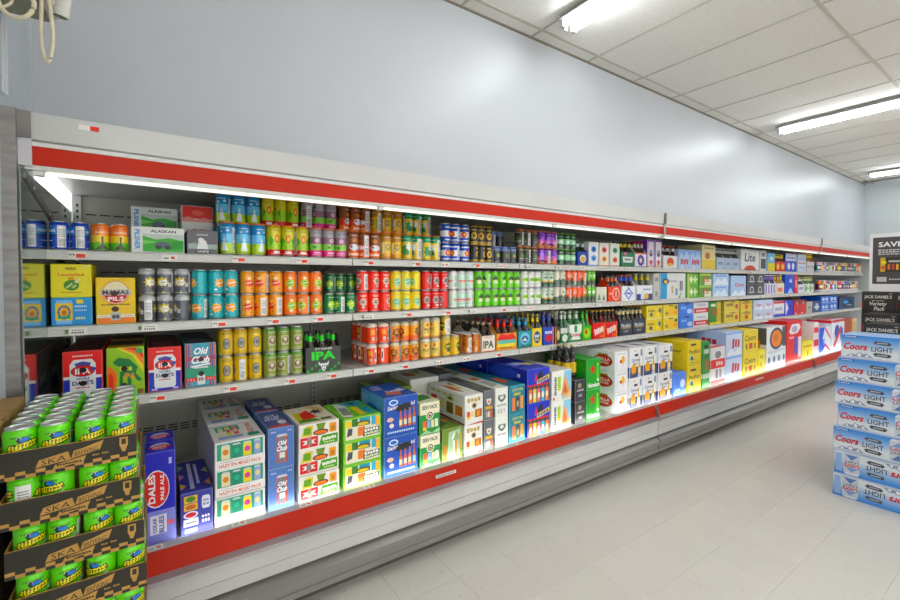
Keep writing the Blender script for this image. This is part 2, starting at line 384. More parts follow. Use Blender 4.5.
def cooler(x0, x1, label, first=False, last=False):
    t = empty('display_cooler', ((x0+x1)/2, 2.4, 0)); tag(t, label, 'cooler', 'open-front cooler sections'); cx = (x0+x1)/2
    def part(name, mb, m, smooth=False, parent=None):
        o = mb.build(name, m, t if parent is None else parent, smooth)
        if parent is None: o.location = (-cx, -2.4, 0)
        return o
    g = .006
    a, b = x0+g, x1-g
    # canopy: enamel cap, red stripe, lamp rail
    part('canopy', MB().prism_x([(1.878, 1.987), (1.888, 1.906), (1.9, 1.902), (1.9, 1.898), (2.96, 1.898), (2.96, 1.93), (2.235, 1.984), (1.9, 1.987)], a, b), M_CREAM)
    part('canopy_lip', MB().prism_x([(1.886, 1.897), (1.889, 1.885), (1.91, 1.885), (1.91, 1.897)], a, b), M_WHITE)
    part('canopy_stripe', MB().prism_x([(1.889, 1.884), (1.894, 1.826), (1.91, 1.826), (1.91, 1.884)], a, b), M_RED)
    part('lamp_rail', MB().prism_x([(1.893, 1.825), (1.90, 1.812), (1.935, 1.812), (1.935, 1.897), (1.912, 1.897), (1.912, 1.825)], a, b), M_WHITE)
    n = 3; L = (b-a-.06)/n
    for k in range(n):
        part('lamp_tube', MB().tube([(a+.03+k*L+.02, 1.914, 1.805), (a+.03+(k+1)*L-.02, 1.914, 1.805)], .0065, 8), LAMPT, True)
    for k in range(n+1):
        xx = min(max(a+.03+k*L, a+.02), b-.02); part('lamp_clip', MB().box(xx-.012, 1.904, 1.797, xx+.012, 1.936, 1.811), M_WHITE)
    # back: three panels with slots and slotted uprights
    for k in range(3):
        xa = a+k*(b-a)/3; xb = xa+(b-a)/3
        bp = part('back_panel', MB().box(xa+.0005, BACK, DECK+.0005, xb-.0005, BACK+.012, 1.897), M_BACK)
        mb = MB()
        for z in (.60, .615, .63, .90, .915, 1.20, 1.215, 1.50, 1.70, 1.80):
            xx = xa+.05
            while xx < xb-.09: mb.box(xx, BACK-.0012, z, xx+.045, BACK, z+.006); xx += .058
        o = mb.build('vent_slots', SLOT, bp); o['kind'] = 'stuff'
    for k in range(4):
        xx = min(max(a+k*(b-a)/3, a+.02), b-.02)
        up = part('upright', MB().box(xx-.015, BACK-.02, DECK+.03, xx+.015, BACK-.0005, 1.896), M_SHELF)
        mb = MB(); z = DECK+.06
        while z < 1.86:
            mb.box(xx-.004, BACK-.0212, z, xx+.004, BACK-.02, z+.014); z += .03
        o = mb.build('upright_slots', SLOT, up); o['kind'] = 'stuff'
    # shelves in three lengths each
    for s in (1, 2, 3):
        for k in range(3):
            xa = x0+k*(x1-x0)/3+.003; xb = x0+(k+1)*(x1-x0)/3-.003; z = SH[s]
            sh = part('shelf', MB().box(xa, SF+.004, z-.02, xb, BACK-.022, z-.0005), M_SHELF)
            rl = MB().prism_x([(SF, z), (SF-.006, z-.006), (SF-.006, z-.011), (SF-.002, z-.012), (SF-.002, z-.028), (SF-.007, z-.030), (SF-.007, z-.037), (SF+.004, z-.038), (SF+.012, z-.0205), (SF+.004, z-.0205), (SF+.004, z)], xa, xb)
            rail = rl.build('price_rail', mat('price_rail_plastic', 'd6d6d0', rough=.3, vary=.05), sh)
            kinds = {1: [0, 0, 0, 2], 2: [1, 1, 0], 3: [0, 0, 2]}[s] if first and k < 2 else [2, 2, 1]
            tagify(sh, xa, xb, SF-.0075, z-.0205, kinds)
            for xx in (xa+.012, xb-.018):
                MB().prism_x([(2.45, z-.021), (BACK-.03, z-.021), (BACK-.03, z-.085), (2.86, z-.075)], xx, xx+.006).build('bracket', M_SHELF, sh)
    part('rear_shell', MB().box(x0, BACK+.0125, .0, x1, BACK+.03, 1.95), M_SHELF)
    # deck and front
    part('deck', MB().prism_x([(1.957, DECK), (1.957, DECK-.03), (BACK+.012, DECK-.03), (BACK+.012, DECK)], a, b), M_SHELF)
    pr = part('deck_rail', MB().prism_x([(1.952, .4475), (1.952, .40), (1.956, .40), (1.956, .4435), (1.998, .442), (1.998, .4455)], a, b), mat('deck_rail_plastic', 'b9b6b6', rough=.3, vary=.15, vscale=12))
    x = x0+.12
    while x < x1-.06:
        o = link('price_tag', tag_mesh(random.choice([0, 2, 2])), pr, (x, 1.975, .4466)); o.rotation_euler = (-math.radians(87.5), 0, 0); x += random.uniform(.2, .33)
    part('lip_lamp', MB().tube([(a+.4 if first else a+.02, 2.009, .4345), (b-.02, 2.009, .4345)], .0045, 8), LIPT, True)
    part('front_stripe', MB().prism_x([(1.949, .4465), (1.934, .363), (1.951, .363), (1.951, .4465)], a, b), M_RED)
    part('bumper', MB().prism_x([(1.933, .3625), (1.906, .352), (1.904, .338), (1.916, .334), (1.951, .334), (1.951, .3625)], a, b), mat('bumper_vinyl', 'a9a0a2', rough=.22, metal=.35, vary=.1))
    part('front_panel', MB().prism_x([(1.920, .3335), (1.918, .268), (1.924, .264), (1.92, .262), (1.922, .212), (1.96, .212), (1.96, .3335)], a, b), M_CREAM)
    part('shadow_gap', MB().prism_x([(1.936, .2115), (1.936, .203), (1.96, .203), (1.96, .2115)], a, b), M_DARK)
    for k in range(3):
        xa = a+k*(b-a)/3; xb = xa+(b-a)/3
        part('kick_ledge', MB().prism_x([(1.95, .2025), (1.896, .174), (1.899, .148), (1.913, .144), (1.914, .112), (1.906, .108), (1.910, .080), (1.96, .080), (1.96, .2025)], xa+.001, xb-.001), M_STEEL)
    part('kick_plate', MB().prism_x([(2.0, .0795), (2.0, .0), (2.012, .0), (2.012, .0795)], a, b), mat('kick_plate_paint', '55524a', rough=.6, vary=.2))
    part('base_body', MB().box(a, 2.012, .0, b, BACK+.01, DECK-.0305), M_DARK)
    if not first:   # joint strips over the seam
        part('joint_strip', MB().box(x0-.012, 1.872, 1.905, x0+.012, 1.8765, 1.99), mat('joint_strip_metal', '6f6660', rough=.5, metal=.4, vary=.2))
        part('joint_strip', MB().box(x0-.014, 1.880, 1.822, x0+.014, 1.8865, 1.903), mat('joint_strip_light', 'a8a09c', rough=.4, metal=.5, vary=.2))
        part('joint_strip', MB().prism_x([(1.93, .447), (1.90, .36), (1.897, .335), (1.9, .33), (1.903, .335), (1.93, .36), (1.945, .447)], x0-.006, x0+.006), M_STEEL2)
    if first:
        part('end_panel', MB().box(x0-.0005, 1.863, .452, x0+.0025, BACK-.0005, 1.811), M_MIRROR)
        part('end_post', MB().box(x0-.040, 1.860, .45, x0-.006, 1.885, 1.988), M_STEEL2)
        part('end_cap', MB().box(x0-.0055, 1.872, 1.906, x0+.026, 1.8775, 1.988), mat('end_cap_steel', '8b8783', rough=.42, metal=.6, vary=.2, vscale=8))
        part('end_cap', MB().box(x0-.0055, 1.880, 1.820, x0+.026, 1.8875, 1.904), mat('end_cap_paint', 'c9c7cb', rough=.4, vary=.08))
        part('brace', MB().prism_x([(1.90, 1.805), (1.90, 1.785), (2.75, 1.625), (2.75, 1.65)], x0+.003, x0+.008), mat('brace_paint', '77756f', rough=.5, vary=.15))
        for (yy, zz) in ((2.02, 1.772), (2.3, 1.72)): part('rivet', MB().tube([(x0+.008, yy, zz), (x0+.011, yy, zz)], .006), M_LID)
        st = part('price_tag', MB().box(.13-.325+.01, 1.8795, 1.955, -.155, 1.8815, 1.972, 'e9e7e0').box(-.155, 1.8795, 1.957, -.132, 1.8813, 1.971, 'd8472a'), M_TAG)
        st.location.y -= .0025
    # brand strip and stickers on the red stripe
    return t
JX = [-.325, 3.36, 7.0, END_X-.01]
c1 = cooler(JX[0], JX[1], 'cooler section with the steel end post beside green can trays', first=True)
c2 = cooler(JX[1], JX[2], 'middle cooler section stocked with white and yellow bottle boxes')
c3 = cooler(JX[2], JX[3], 'cooler section reaching the end wall behind the blue stacked cases', last=True)
for c, x, wd in ((c1, 1.31, .13), (c2, 5.35, .2)):
    mb = MB().prism_x([(1.941, .419), (1.9385, .404), (1.936, .404), (1.9385, .419)], x-wd/2, x+wd/2, 'e4e0da')
    for k in range(10): 
        u = x-wd/2+.008+k*(wd-.016)/10; mb.prism_x([(1.9379, .4155), (1.9367, .4075), (1.9355, .4075), (1.9367, .4155)], u, u+wd*.055, '8a8a8a')
    o = mb.build('name_strip', M_TAG, c); o.location = (-c.location.x, -2.4-.0015, 0)

# ------------------------------------------------------------------ designs
def burst(c, c2, c3='ffffff'): return [ST(.5, .5, .42, .27, 9, c, .62), E(.5, .5, .2, .12, c2), P([(.3,.44),(.72,.52),(.7,.58),(.28,.5)], c3)]
CANS = {   # description, bands (up to height, colour), art on the front, ring colour
'blue12': ('short blue can with pale bands', [(.5, '1c4fc4'), (.58, '16306e'), (.9, '2f86d8'), (1, '2450b8')], [T('ALASKAN', .5, .74, .8, .12, 'ffffff'), LN(.2, .8, .3, 6, 'e8f0ff', .04)], None),
'sunset12': ('short sunset orange, yellow and green can', [(.32, '6fbf22'), (.62, 'f2d31c'), (1, 'f1871d')], [P([(.2,.02),(.5,.3),(.8,.02)], '3a3a1c'), E(.5,.52,.07,.05,'2c2c16'), R(.46,.26,.54,.5,'2c2c16'), T('ALASKAN', .5, .76, .7, .1, 'fff3d0')], None),
'bluelime': ('tall blue and lime can with white peak', [(.38, 'b5d832'), (.72, '7cc6ee'), (1, '2f8cc4')], [P([(.3,.1),(.5,.62),(.7,.1)], 'f2f8fb'), ST(.3,.8,.12,.06,5,'d8eef8'), ST(.7,.84,.12,.06,5,'d8eef8'), LN(.2,.8,.42,5,'2f6f9c',.03)], 'd97832'),
'redlime': ('tall lime and yellow can with red foot', [(.2, 'd42a24'), (.62, 'a9d42a'), (1, 'd8cf2a')], [E(.5,.62,.14,.16,'e2471f'), E(.5,.62,.08,.1,'f2d42a'), R(.3,.04,.7,.14,'fbeee6'), P([(.05,.3),(.3,.55),(.05,.75)], '5fae22'), P([(.95,.3),(.7,.55),(.95,.75)], '5fae22')], 'd97832'),
'pinkgrey': ('tall grey, green and pink can', [(.24, 'e2478f'), (.5, '93d164'), (.78, '8c6f80'), (1, 'a8a4aa')], [ST(.5,.6,.36,.2,6,'b65f8c'), E(.5,.64,.18,.09,'d9c6d2'), LN(.2,.8,.1,6,'ffd6e8',.06), ST(.3,.36,.2,.08,6,'5a7f46')], 'd97832'),
'orangefish': ('tall rust and orange can with white fish', [(.24, 'f07c1e'), (.55, 'd9532a'), (1, '8c5236')], [E(.5,.42,.34,.14,'eef0f2'), P([(.75,.42),(.95,.54),(.95,.3)], 'e4e8ec'), E(.32,.45,.08,.05,'2c4a7c'), MK(6, .5, .12, .8, .1, 'fff0dc'), ST(.5,.72,.3,.1,6,'d98a4a')], 'd97832'),
'gold': ('tall golden yellow can with dark badge', [(.2, 'e5a81f'), (.75, 'edc23a'), (1, 'b98424')], [R(.05,.2,.2,.7,'f6f0d8'), R(.8,.2,.95,.7,'8fa83c'), ST(.5,.5,.26,.2,7,'4a5560'), E(.5,.5,.12,.08,'e8d060')], 'd97832'),
'leaf': ('tall yellow can with green leaves', [(.15, 'f2d01e'), (.8, 'f4cf1c'), (1, '2f9a68')], [ST(.35,.4,.3,.36,7,'1f9860',.55), ST(.7,.55,.26,.26,7,'e8f4ea',.5), ST(.6,.3,.2,.2,6,'1a7f58',.5)], 'd97832'),
'flag': ('short white can with blue stripes and red dot', [(.3, '2c56bc'), (.68, 'f0f2f6'), (1, '2c56bc')], [E(.5,.5,.24,.2,'d8302c'), E(.5,.5,.13,.11,'f4b921'), R(0,.86,1,.94,'f0f2f6'), R(0,.08,1,.14,'f0f2f6')], None),
'blackgold': ('black can with yellow emblem', [(.12, 'caa22a'), (1, '2b2a26')], [E(.5,.5,.32,.24,'dcb01c'), ST(.5,.5,.22,.18,6,'2b2a26'), R(.2,.84,.8,.9,'c8a838')], 'd2a83c'),
'charcoal': ('charcoal can with small coloured badge', [(.85, '33363c'), (1, '6f86b4')], [E(.5,.5,.2,.16,'6fb04a'), E(.5,.46,.1,.08,'e08a4a'), LN(.2,.8,.76,5,'9aa0aa',.03)], '8aa0d4'),
'darkorange': ('dark can with green hop badge and orange ring', [(.9, '3a3a34'), (1, '6a5a44')], [ST(.5,.52,.26,.2,7,'5f8a3c'), R(.2,.3,.8,.35,'c8ccc4'), LN(.2,.8,.18,5,'b0b4a8',.04)], 'd97832'),
'purple': ('purple and orange can', [(.28, 'ec8a2c'), (.55, 'd86fc0'), (1, '7d3fb4')], [E(.5,.62,.3,.2,'b07ae0'), P([(.1,.1),(.5,.4),(.9,.1)], '5a2a94'), LN(.15,.85,.32,6,'f6d8f0',.05)], 'e08a3a'),
'mintblack': ('black can with mint green label', [(.3, '25352a'), (.72, '9fdcae'), (1, '2a4030')], [E(.5,.5,.3,.12,'e6f6e8'), LN(.2,.8,.84,5,'8fd0a0',.05), R(.3,.1,.7,.2,'6fb080')], '6cc242'),
'grey12': ('short grey can with yellow and white splash', [(.9, '5b5e66'), (1, 'c4c6c8')], [ST(.42,.55,.4,.26,8,'d9c21f',.6), ST(.46,.52,.3,.18,7,'f4f4ee',.6), P([(.3,.5),(.66,.58),(.64,.5)], '3a3c42'), P([(.42,.02),(.5,.14),(.58,.02)], 'e0c61c'), LN(.76,.96,.3,2,'e8e8e8',.2)], None),
'teal12': ('short teal can with yellow burst', [(1, '1aaeb6')], [burst('f4b51c', 'f07f1c'), ST(.2,.18,.1,.06,6,'e6f6f6'), ST(.85,.84,.08,.05,6,'0f6f78')], None),
'amber12': ('short amber can with red burst', [(1, 'f3a61a')], [ST(.5,.5,.44,.22,10,'d6362a',.55), P([(.2,.44),(.8,.54),(.78,.6),(.18,.5)], 'f8d8a0'), E(.5,.76,.1,.06,'e8f0d0'), ST(.7,.2,.09,.05,5,'a84a1a')], None),
'orange12': ('short orange can with lime green burst', [(1, 'f4861e')], [burst('b7d42a', '5f9a2a', 'f2f6c8'), E(.5,.78,.12,.07,'f0e0b0'), E(.45,.22,.12,.07,'d8e0c0')], None),
'forest12': ('short forest green can with lime star', [(1, '0e7440')], [burst('c2e02c', '7fbf2a', 'eef8c0'), E(.5,.24,.16,.08,'9ad0a8')], None),
'flame12': ('short flame red can with pale emblem', [(1, 'ee4a24')], [ST(.5,.55,.34,.26,8,'d8c8b4',.7), ST(.5,.55,.22,.16,7,'8a6a5a',.6), E(.5,.24,.12,.08,'c4c4bc'), R(.3,.86,.7,.9,'f4d0c0')], None),
'lemon12': ('short lemon yellow can with teal burst', [(1, 'f0db1e')], [burst('8fc9a0', '4fa89a', 'e8f4d8'), E(.5,.22,.14,.07,'b8d8c0')], None),
'red12': ('short red can with grey emblem', [(1, 'dd3028')], [ST(.5,.55,.36,.28,8,'b8b4ae',.7), ST(.5,.55,.24,.18,6,'6a4a46',.6), E(.6,.2,.14,.07,'e8d8d4')], None),
'mint12': ('short pale mint can with pink lettering', [(.1, 'e8f0ea'), (.9, 'cdebda'), (1, 'e6e8e6')], [R(.08,.46,.92,.56,'e07a74'), R(.2,.36,.8,.42,'e8a49c'), LN(.2,.8,.2,6,'88a898',.05)], None),
'lime12': ('short bright lime can with dark badge', [(1, '7cd026')], [R(.2,.54,.8,.72,'2c4a26'), ST(.5,.76,.24,.12,6,'274420'), P([(.25,.32),(.75,.32),(.6,.52),(.3,.52)], 'd9dfc8'), R(.25,.5,.75,.56,'e4d63a')], None),
'white12': ('short white can with lime splash', [(1, 'e8ebe6')], [ST(.5,.56,.5,.2,10,'9acb2a',.7), R(.25,.52,.75,.6,'5c8a20'), LN(.25,.75,.2,4,'9a9c98',.07)], None),
'sage12': ('short sage can with dark green foot and gold dots', [(.34, '2c5a40'), (.42, 'dca42c'), (1, 'cfdccc')], [ST(.5,.66,.3,.14,6,'4f7a5c'), E(.3,.36,.12,.06,'e8b030'), E(.7,.36,.12,.06,'e8b030'), R(.3,.86,.7,.92,'5c7a68')], None),
'cream12': ('short cream can with grey green foot', [(.45, '5d7060'), (1, 'dedccb')], [P([(.1,.4),(.3,.62),(.5,.44),(.7,.64),(.9,.4)], '4a5c50'), E(.5,.78,.2,.08,'9a9c88')], None),
'tangerine12': ('short tangerine can with dark forest foot', [(.34, '4a5a40'), (1, 'ec6a2a')], [P([(.1,.3),(.3,.55),(.5,.32),(.7,.56),(.9,.3)], '3c4a34'), E(.5,.72,.24,.12,'f0e2cc'), E(.5,.72,.12,.06,'8c4a28')], None),
'grass12': ('short grass green can with dark forest foot', [(.34, '38502e'), (1, '72c032')], [P([(.1,.3),(.3,.55),(.5,.32),(.7,.56),(.9,.3)], '2c4424'), E(.5,.72,.24,.12,'eef4dc')], None),
'yellowtin': ('mustard yellow can with grey crest', [(.93, 'e2c01c'), (1, 'c8a81c')], [E(.5,.5,.24,.26,'6a6a62'), E(.5,.5,.18,.2,'a8a498'), ST(.5,.52,.14,.14,6,'54544e'), LN(.25,.75,.1,5,'a88a18',.04)], None),
'olive': ('olive green can with pale crest', [(.93, '8e9a50'), (1, '6f9a50')], [R(.22,.28,.78,.74,'b9b894'), E(.5,.52,.24,.18,'7a5a4a'), E(.5,.56,.12,.1,'d8cfae'), LN(.25,.75,.1,5,'c8cc9a',.04)], None),
'tiki': ('orange red can with yellow square and white strip', [(.92, 'ef5a22'), (1, 'f0d8c8')], [R(.2,.5,.55,.8,'f2a02c'), R(.7,.12,.9,.88,'f0eee8'), LN(.73,.87,.3,1,'4a4a4a',.4), E(.4,.26,.12,.12,'c4bca0')], None),
'tikiamber': ('amber can with black mask picture', [(.3, 'e8751e'), (.92, 'f0a42a'), (1, 'd8c8a8')], [ST(.5,.55,.4,.3,7,'3a2c1c',.7), E(.5,.6,.2,.14,'e88a24'), R(.3,.46,.7,.5,'e8c040'), E(.5,.3,.16,.08,'c83a5a'), ST(.5,.2,.2,.1,5,'5f8a2c')], None),
'creamcan': ('cream can with black lettering', [(.08, 'f09a4a'), (.93, 'f0d27e'), (1, 'd8d2c0')], [T('PILS', .5, .48, .5, .18, '4a4030'), E(.5,.76,.12,.1,'d8722c'), LN(.25,.75,.28,5,'8c7a4a',.04)], None),
'yellowgreen': ('bright yellow can with dark green badge', [(.93, 'e6bf24'), (1, 'c8b468')], [ST(.5,.55,.44,.26,8,'4a6a24',.7), R(.2,.5,.8,.6,'e8d060'), R(.3,.24,.7,.36,'2c3418'), R(.85,.1,.98,.9,'e8e4d8')], None),
'copper': ('copper orange can with brown lettering', [(.9, 'd08026'), (1, 'b06a20')], [R(.3,.46,.7,.52,'6a3a14'), R(.3,.56,.7,.62,'6a3a14'), R(.8,.1,.96,.34,'e8e0d0')], None),
}
MIX = ['c8423a', 'e0842c', 'e6c22c', '3c6aa8', 'd8d8d2', '6a2a4a', '9ab84a', '4a4a6a', 'd8a8b8', '2c7a8a', 'b8c8e0', '7a4a2c']
for i, k in enumerate('abcdefgh'):
    pass

def can_row(xc, y, w, h, cs): return [CANP(xc+i*w*1.25, y, w, h, c) for i, c in enumerate(cs)]
GR, WH, BK = '3f8f4a', 'f2f2ee', '1c1c1e'
def lettermark(y, c, w=.7, h=.12): return LN(.5-w/2, .5+w/2, y, 6, c, h)
BOX = {   # description, base colour, front art, left side art, top art
'green_scene': ('white box with green meadow picture', 'ecefec', [R(.2,.02,1,.66,'4fae4a'), P([(.2,.66),(.45,.52),(.7,.6),(1,.5),(1,.74),(.2,.74)], 'c8d4cc'), P([(.2,.3),(.5,.42),(.2,.5)], '7fd06a'), P([(.7,.1),(1,.2),(1,.5),(.75,.42)], '2f9a3c'), E(.58,.3,.16,.14,'5a6a72'), E(.5,.2,.06,.08,'2f3438'), E(.68,.2,.06,.08,'2f3438'), T('ALASKAN', .6, .86, .5, .12, '3a4a44'), T('PILSNER', .1, .5, .8, .1, '3a9ad8', -PI/2)], None, None),
'grey_bear': ('grey box with white polar bear picture', '6c6a6e', [R(0,.2,1,.42,'a8b8b4'), P([(.3,.2),(.36,.55),(.5,.68),(.62,.55),(.7,.2)], 'f0f2f2'), E(.44,.6,.1,.1,'f4f6f6'), P([(0,.42),(.3,.52),(.3,.42)], '8a9a98'), R(.25,.02,.75,.16,'3a383c'), T('WHITE', .5, .09, .42, .1, 'f4f4f4'), LN(.3,.7,.8,5,'d0d0d0',.06)], None, None),
'red_snow': ('red and white box with snowy picture', 'e6e6e4', [R(0,.55,1,1,'dc3a24'), P([(0,.55),(.2,.62),(.45,.5),(.7,.6),(1,.52),(1,.42),(0,.42)], 'e89a90'), MK(5, .55, .1, .42, .14, 'd03a2c'), E(.5,.76,.2,.1,'e86a5c')], None, None),
'white_blue': ('slim white box with blue hexagons', 'f2f4f8', [ST(.5,.7,.3,.14,6,'3f7fd0',.86), E(.5,.7,.1,.05,'1c2c4a'), ST(.5,.32,.3,.14,6,'6aa4e0',.86), E(.5,.3,.1,.05,'1c2c4a'), R(0,0,1,.03,'3f7fd0')], None, None),
'white_amber': ('slim white box with amber hexagons', 'f4f0e8', [ST(.5,.7,.3,.14,6,'e06a5a',.86), E(.5,.7,.1,.05,'1c1c1c'), ST(.5,.3,.3,.14,6,'eeb03a',.86), E(.5,.3,.1,.05,'1c1c1c'), R(0,0,1,.03,'e08a3a')], [R(0,0,1,.03,'e08a3a')], None),
'white_teal': ('slim white box with teal and coral hexagons', 'f2f2ea', [ST(.5,.7,.3,.14,6,'4fa08a',.86), E(.5,.7,.1,.05,'1c1c1c'), ST(.5,.28,.3,.14,6,'e8805a',.86), E(.5,.28,.1,.05,'1c1c1c'), R(0,0,1,.03,'e0705a')], None, None),
'violet_tall': ('tall white box with violet edges', 'f2eef4', [R(0,0,.1,1,'7a3ab0'), R(.9,0,1,1,'7a3ab0'), R(0,.95,1,1,'7a3ab0'), E(.5,.52,.28,.14,'a8a8c0'), E(.5,.46,.2,.06,'5a4a4a'), ST(.5,.18,.32,.14,5,'d8503a'), R(.1,.02,.9,.06,'e0a03a')], [R(0,0,1,1,'7a3ab0')], None),
'ice_blue': ('ice blue wide box with red script', 'bcd2f0', [P([(0,.5),(.2,.9),(.45,.6),(.7,.95),(1,.6),(1,1),(0,1)], '8fb2e6'), MK(5, .5, .36, .72, .3, 'c4485a', 0, .03, .2), P([(.1,0),(.3,.2),(.5,0)], 'dce8f8')], None, None),
'cream_box': ('cream yellow box with red crest', 'e8dfb0', [R(0,0,1,.4,'e6cf6a'), E(.4,.55,.2,.14,'c87a4a'), LN(.15,.85,.84,6,'8a7a3a',.05)], None, None),
'white_lite': ('white box with large navy script and round seal', 'e9eaec', [T('Lite', .5, .62, .6, .4, '3a3f4c', 0, .02, .2), E(.5,.04,.32,.2,'c8503a'), R(0,0,1,.02,'2c3a5c'), R(0,.94,1,1,'c8ccd2')], None, None),
'white_black': ('narrow white box with black panel', 'e6e6e6', [R(.1,.1,.9,.6,'3a3c42'), R(.2,.7,.8,.9,'8a8c92')], None, None),
'sky_yellow': ('sky blue box with yellow band', '7fc0e8', [R(0,0,1,.45,'e8dc5a'), E(.5,.7,.28,.12,'e8f4fa')], None, None),
'royal_white': ('royal blue box with two white figures', '2a4fc4', [E(.3,.3,.12,.2,'f0f2fa'), E(.7,.3,.12,.2,'f0f2fa'), R(0,.6,1,1,'dcdff0'), LN(.1,.9,.72,5,'6a78c8',.1)], None, None),
'pale_blue': ('pale blue box with faint red line', 'd6dcf0', [R(0,.46,1,.52,'d08a8a'), LN(.1,.9,.7,5,'9aa4d0',.08), LN(.1,.9,.2,5,'9aa4d0',.08)], None, None),
'yellow_hop': ('yellow box with green hop cone picture', 'f0e21c', [E(.5,.36,.2,.17,'4a8a2c'), [ST(.4+.05*i,.3+.045*(i%3),.05,.05,5,'cfe0a0') for i in range(5)], P([(.56,.46),(.72,.58),(.66,.42)], 'f4f4e0'), T('Laugerled', .5, .68, .66, .12, 'e07a1c'), T('IPA', .5, .57, .14, .08, 'd8601c'), LN(.36,.64,.84,6,'8a7a1c',.08), LN(.24,.78,.12,12,'a8901c',.03), R(.78,.92,.97,.98,'f0e8a8')], [R(0,0,1,1,'c8d030')], None),
'blue_sun': ('blue box with picture of yellow sunflower can', '2f96d8', [R(.1,.04,.5,.94,'8cc2ee'), R(.08,.18,.52,.82,'f2cf1e'), E(.3,.48,.17,.27,'3f78a0'), ST(.3,.48,.14,.23,10,'f0b41c',.7), E(.3,.46,.06,.1,'b8781c'), R(.14,.24,.46,.34,'3fa07c'), R(.62,.8,.8,.95,'f0d83a'), LN(.57,.9,.66,7,'bfe0f6',.07), LN(.57,.9,.52,7,'bfe0f6',.05), LN(.6,.86,.2,4,'f0e8b0',.09)], None, None),
'mama': ('yellow and orange box with red oval emblem', 'f4d016', [R(0,0,1,.13,'f0891e'), R(0,.12,1,.19,'f6efe0'), E(.5,.68,.36,.27,'e08a1c'), E(.5,.68,.34,.25,'f6ecc8'), P([(.17,.64),(.83,.64),(.76,.54),(.62,.46),(.5,.44),(.38,.46),(.24,.54)], 'cf3420'), R(.1,.62,.9,.75,'c9c4c4'), T('MAMAS', .5, .685, .7, .1, '4a3a34'), T('PILS', .5, .54, .42, .09, 'ffffff'), E(.46,.66,.1,.06,'3c2412'), T('BOHEMIAN PILSNER', .5, .41, .76, .035, '5a4a10'), E(.48,.31,.1,.06,'3c2412'), R(.36,.06,.62,.24,'c4c4be'), E(.44,.14,.05,.05,'5a5a58'), E(.54,.14,.05,.05,'5a5a58'), [E(.06+.08*i,.155,.012,.012,'a84a2c',6) for i in range(3)], [E(.74+.08*i,.155,.012,.012,'a84a2c',6) for i in range(3)]], None, None),
'cream_tray': ('cream carton with dark trees', 'dfe2d0', [P([(.05,.1),(.25,.6),(.4,.1)], '6a7a6a'), P([(.5,.1),(.7,.5),(.9,.1)], '6a7a6a')], None, None),
'silver_box': ('narrow silver box with green corner', 'c9c8c4', [R(.3,.1,.7,.3,'8a8c90'), R(.2,.7,.8,.85,'7a8a8c')], None, None),
'sea_white': ('wide white box with blue end panel', 'e4e6e4', [R(0,0,.25,1,'2f9ad0'), E(.2,.68,.13,.12,'2c3a5c'), E(.2,.66,.07,.08,'e0b83a'), T('Corona', .48, .7, .3, .1, '7a8aa8'), R(.42,.2,.5,.5,'c8b48a'), R(.58,.12,.68,.4,'8fa4c0'), P([(.7,0),(.84,.3),(.78,0)], '5fa06a'), LN(.76,.9,.3,2,'5a5c60',.4)], None, None),
'lime_x': ('small green box with white X marks', '6fb04a', [ST(.35,.5,.3,.4,4,'f2f4e8',.4), ST(.7,.5,.3,.4,4,'d8e8a8',.4), R(0,0,.2,1,'b8c86a')], None, None),
'red_x': ('small green and cream box with red X marks', '5f9a4a', [R(.4,0,1,.5,'e4e4c8'), T('X X', .5, .5, .6, .5, 'c0342c'), R(0,.84,1,1,'b8d86a')], None, None),
'icy_small': ('small ice blue box with white peaks', 'b4cdee', [P([(0,0),(.3,.6),(.5,.3),(.75,.7),(1,0)], 'e4eef8'), LN(.15,.85,.75,5,'6a8ac8',.14)], None, None),
'frost_red': ('frosty blue box with red script', 'b0c8e8', [T('Coors', .55, .55, .6, .2, 'c83a44', 0, .03, .2), P([(0,0),(.3,.3),(.5,.1),(.8,.35),(1,0)], 'e8eff8')], None, None),
'black_crest': ('black box with white crest', '3f4046', [E(.5,.5,.24,.34,'d8d8da'), E(.5,.5,.17,.24,'4a4c52'), LN(.1,.35,.2,2,'c8c8ca',.1), LN(.65,.9,.2,2,'c8c8ca',.1)], None, None),
'royal_blue': ('royal blue box with white figure 6', '2850c8', [T('6', .6, .66, .3, .22, 'e8eefc'), P([(.2,0),(.6,.3),(.9,0)], 'b8ccf0')], None, None),
'red_stripe': ('narrow red box beside royal blue box', 'd0303a', [LN(.3,.7,.3,1,'f0d0d0',.4)], None, None),
'ipa_flag': ('red, white and blue box with oval letters', 'e2261e', [], None, None),
'dino': ('green box with dinosaur picture and rainbow outlines', '9cc822', [P([(.0,.0),(.22,.0),(.26,.45),(.1,.62),(0,.6)], 'f07a1e'), P([(.04,.0),(.13,.0),(.17,.4),(.06,.5),(.04,.45)], 'e04a1c'), P([(.25,1),(.6,1),(1,.7),(1,.45),(.7,.82)], 'e8dc2a'), P([(.35,1),(.75,1),(1,.82),(1,.6),(.75,.86)], 'f08a1e'), P([(.45,1),(.8,1),(1,.86),(1,.75),(.8,.92)], 'e04a20'), P([(.16,.72),(.3,.8),(.6,.76),(.84,.58),(.78,.44),(.96,.3),(.86,.26),(.66,.42),(.66,.12),(.56,.12),(.54,.4),(.42,.4),(.42,.1),(.32,.1),(.34,.6),(.2,.66)], '2f7a44'), E(.88,.92,.1,.06,'4a9a5a'), T('IPA', .62, .4, .3, .12, 'f0a02c'), MK(3, .52, .56, .36, .1, 'd8e83a'), E(.46,.56,.09,.06,'16140c'), E(.46,.2,.09,.06,'16140c'), R(.7,.0,1,.1,'7a5a1c')], [R(0,0,1,1,'6a9a1c')], [R(0,0,1,1,'3a2c1c'), P([(0,0),(1,0),(1,.3),(0,.4)], 'd8a82c')]),
'ipa_flag2': ('red, white and blue box with oval letters beside plaid box', 'e2261e', [], None, None),
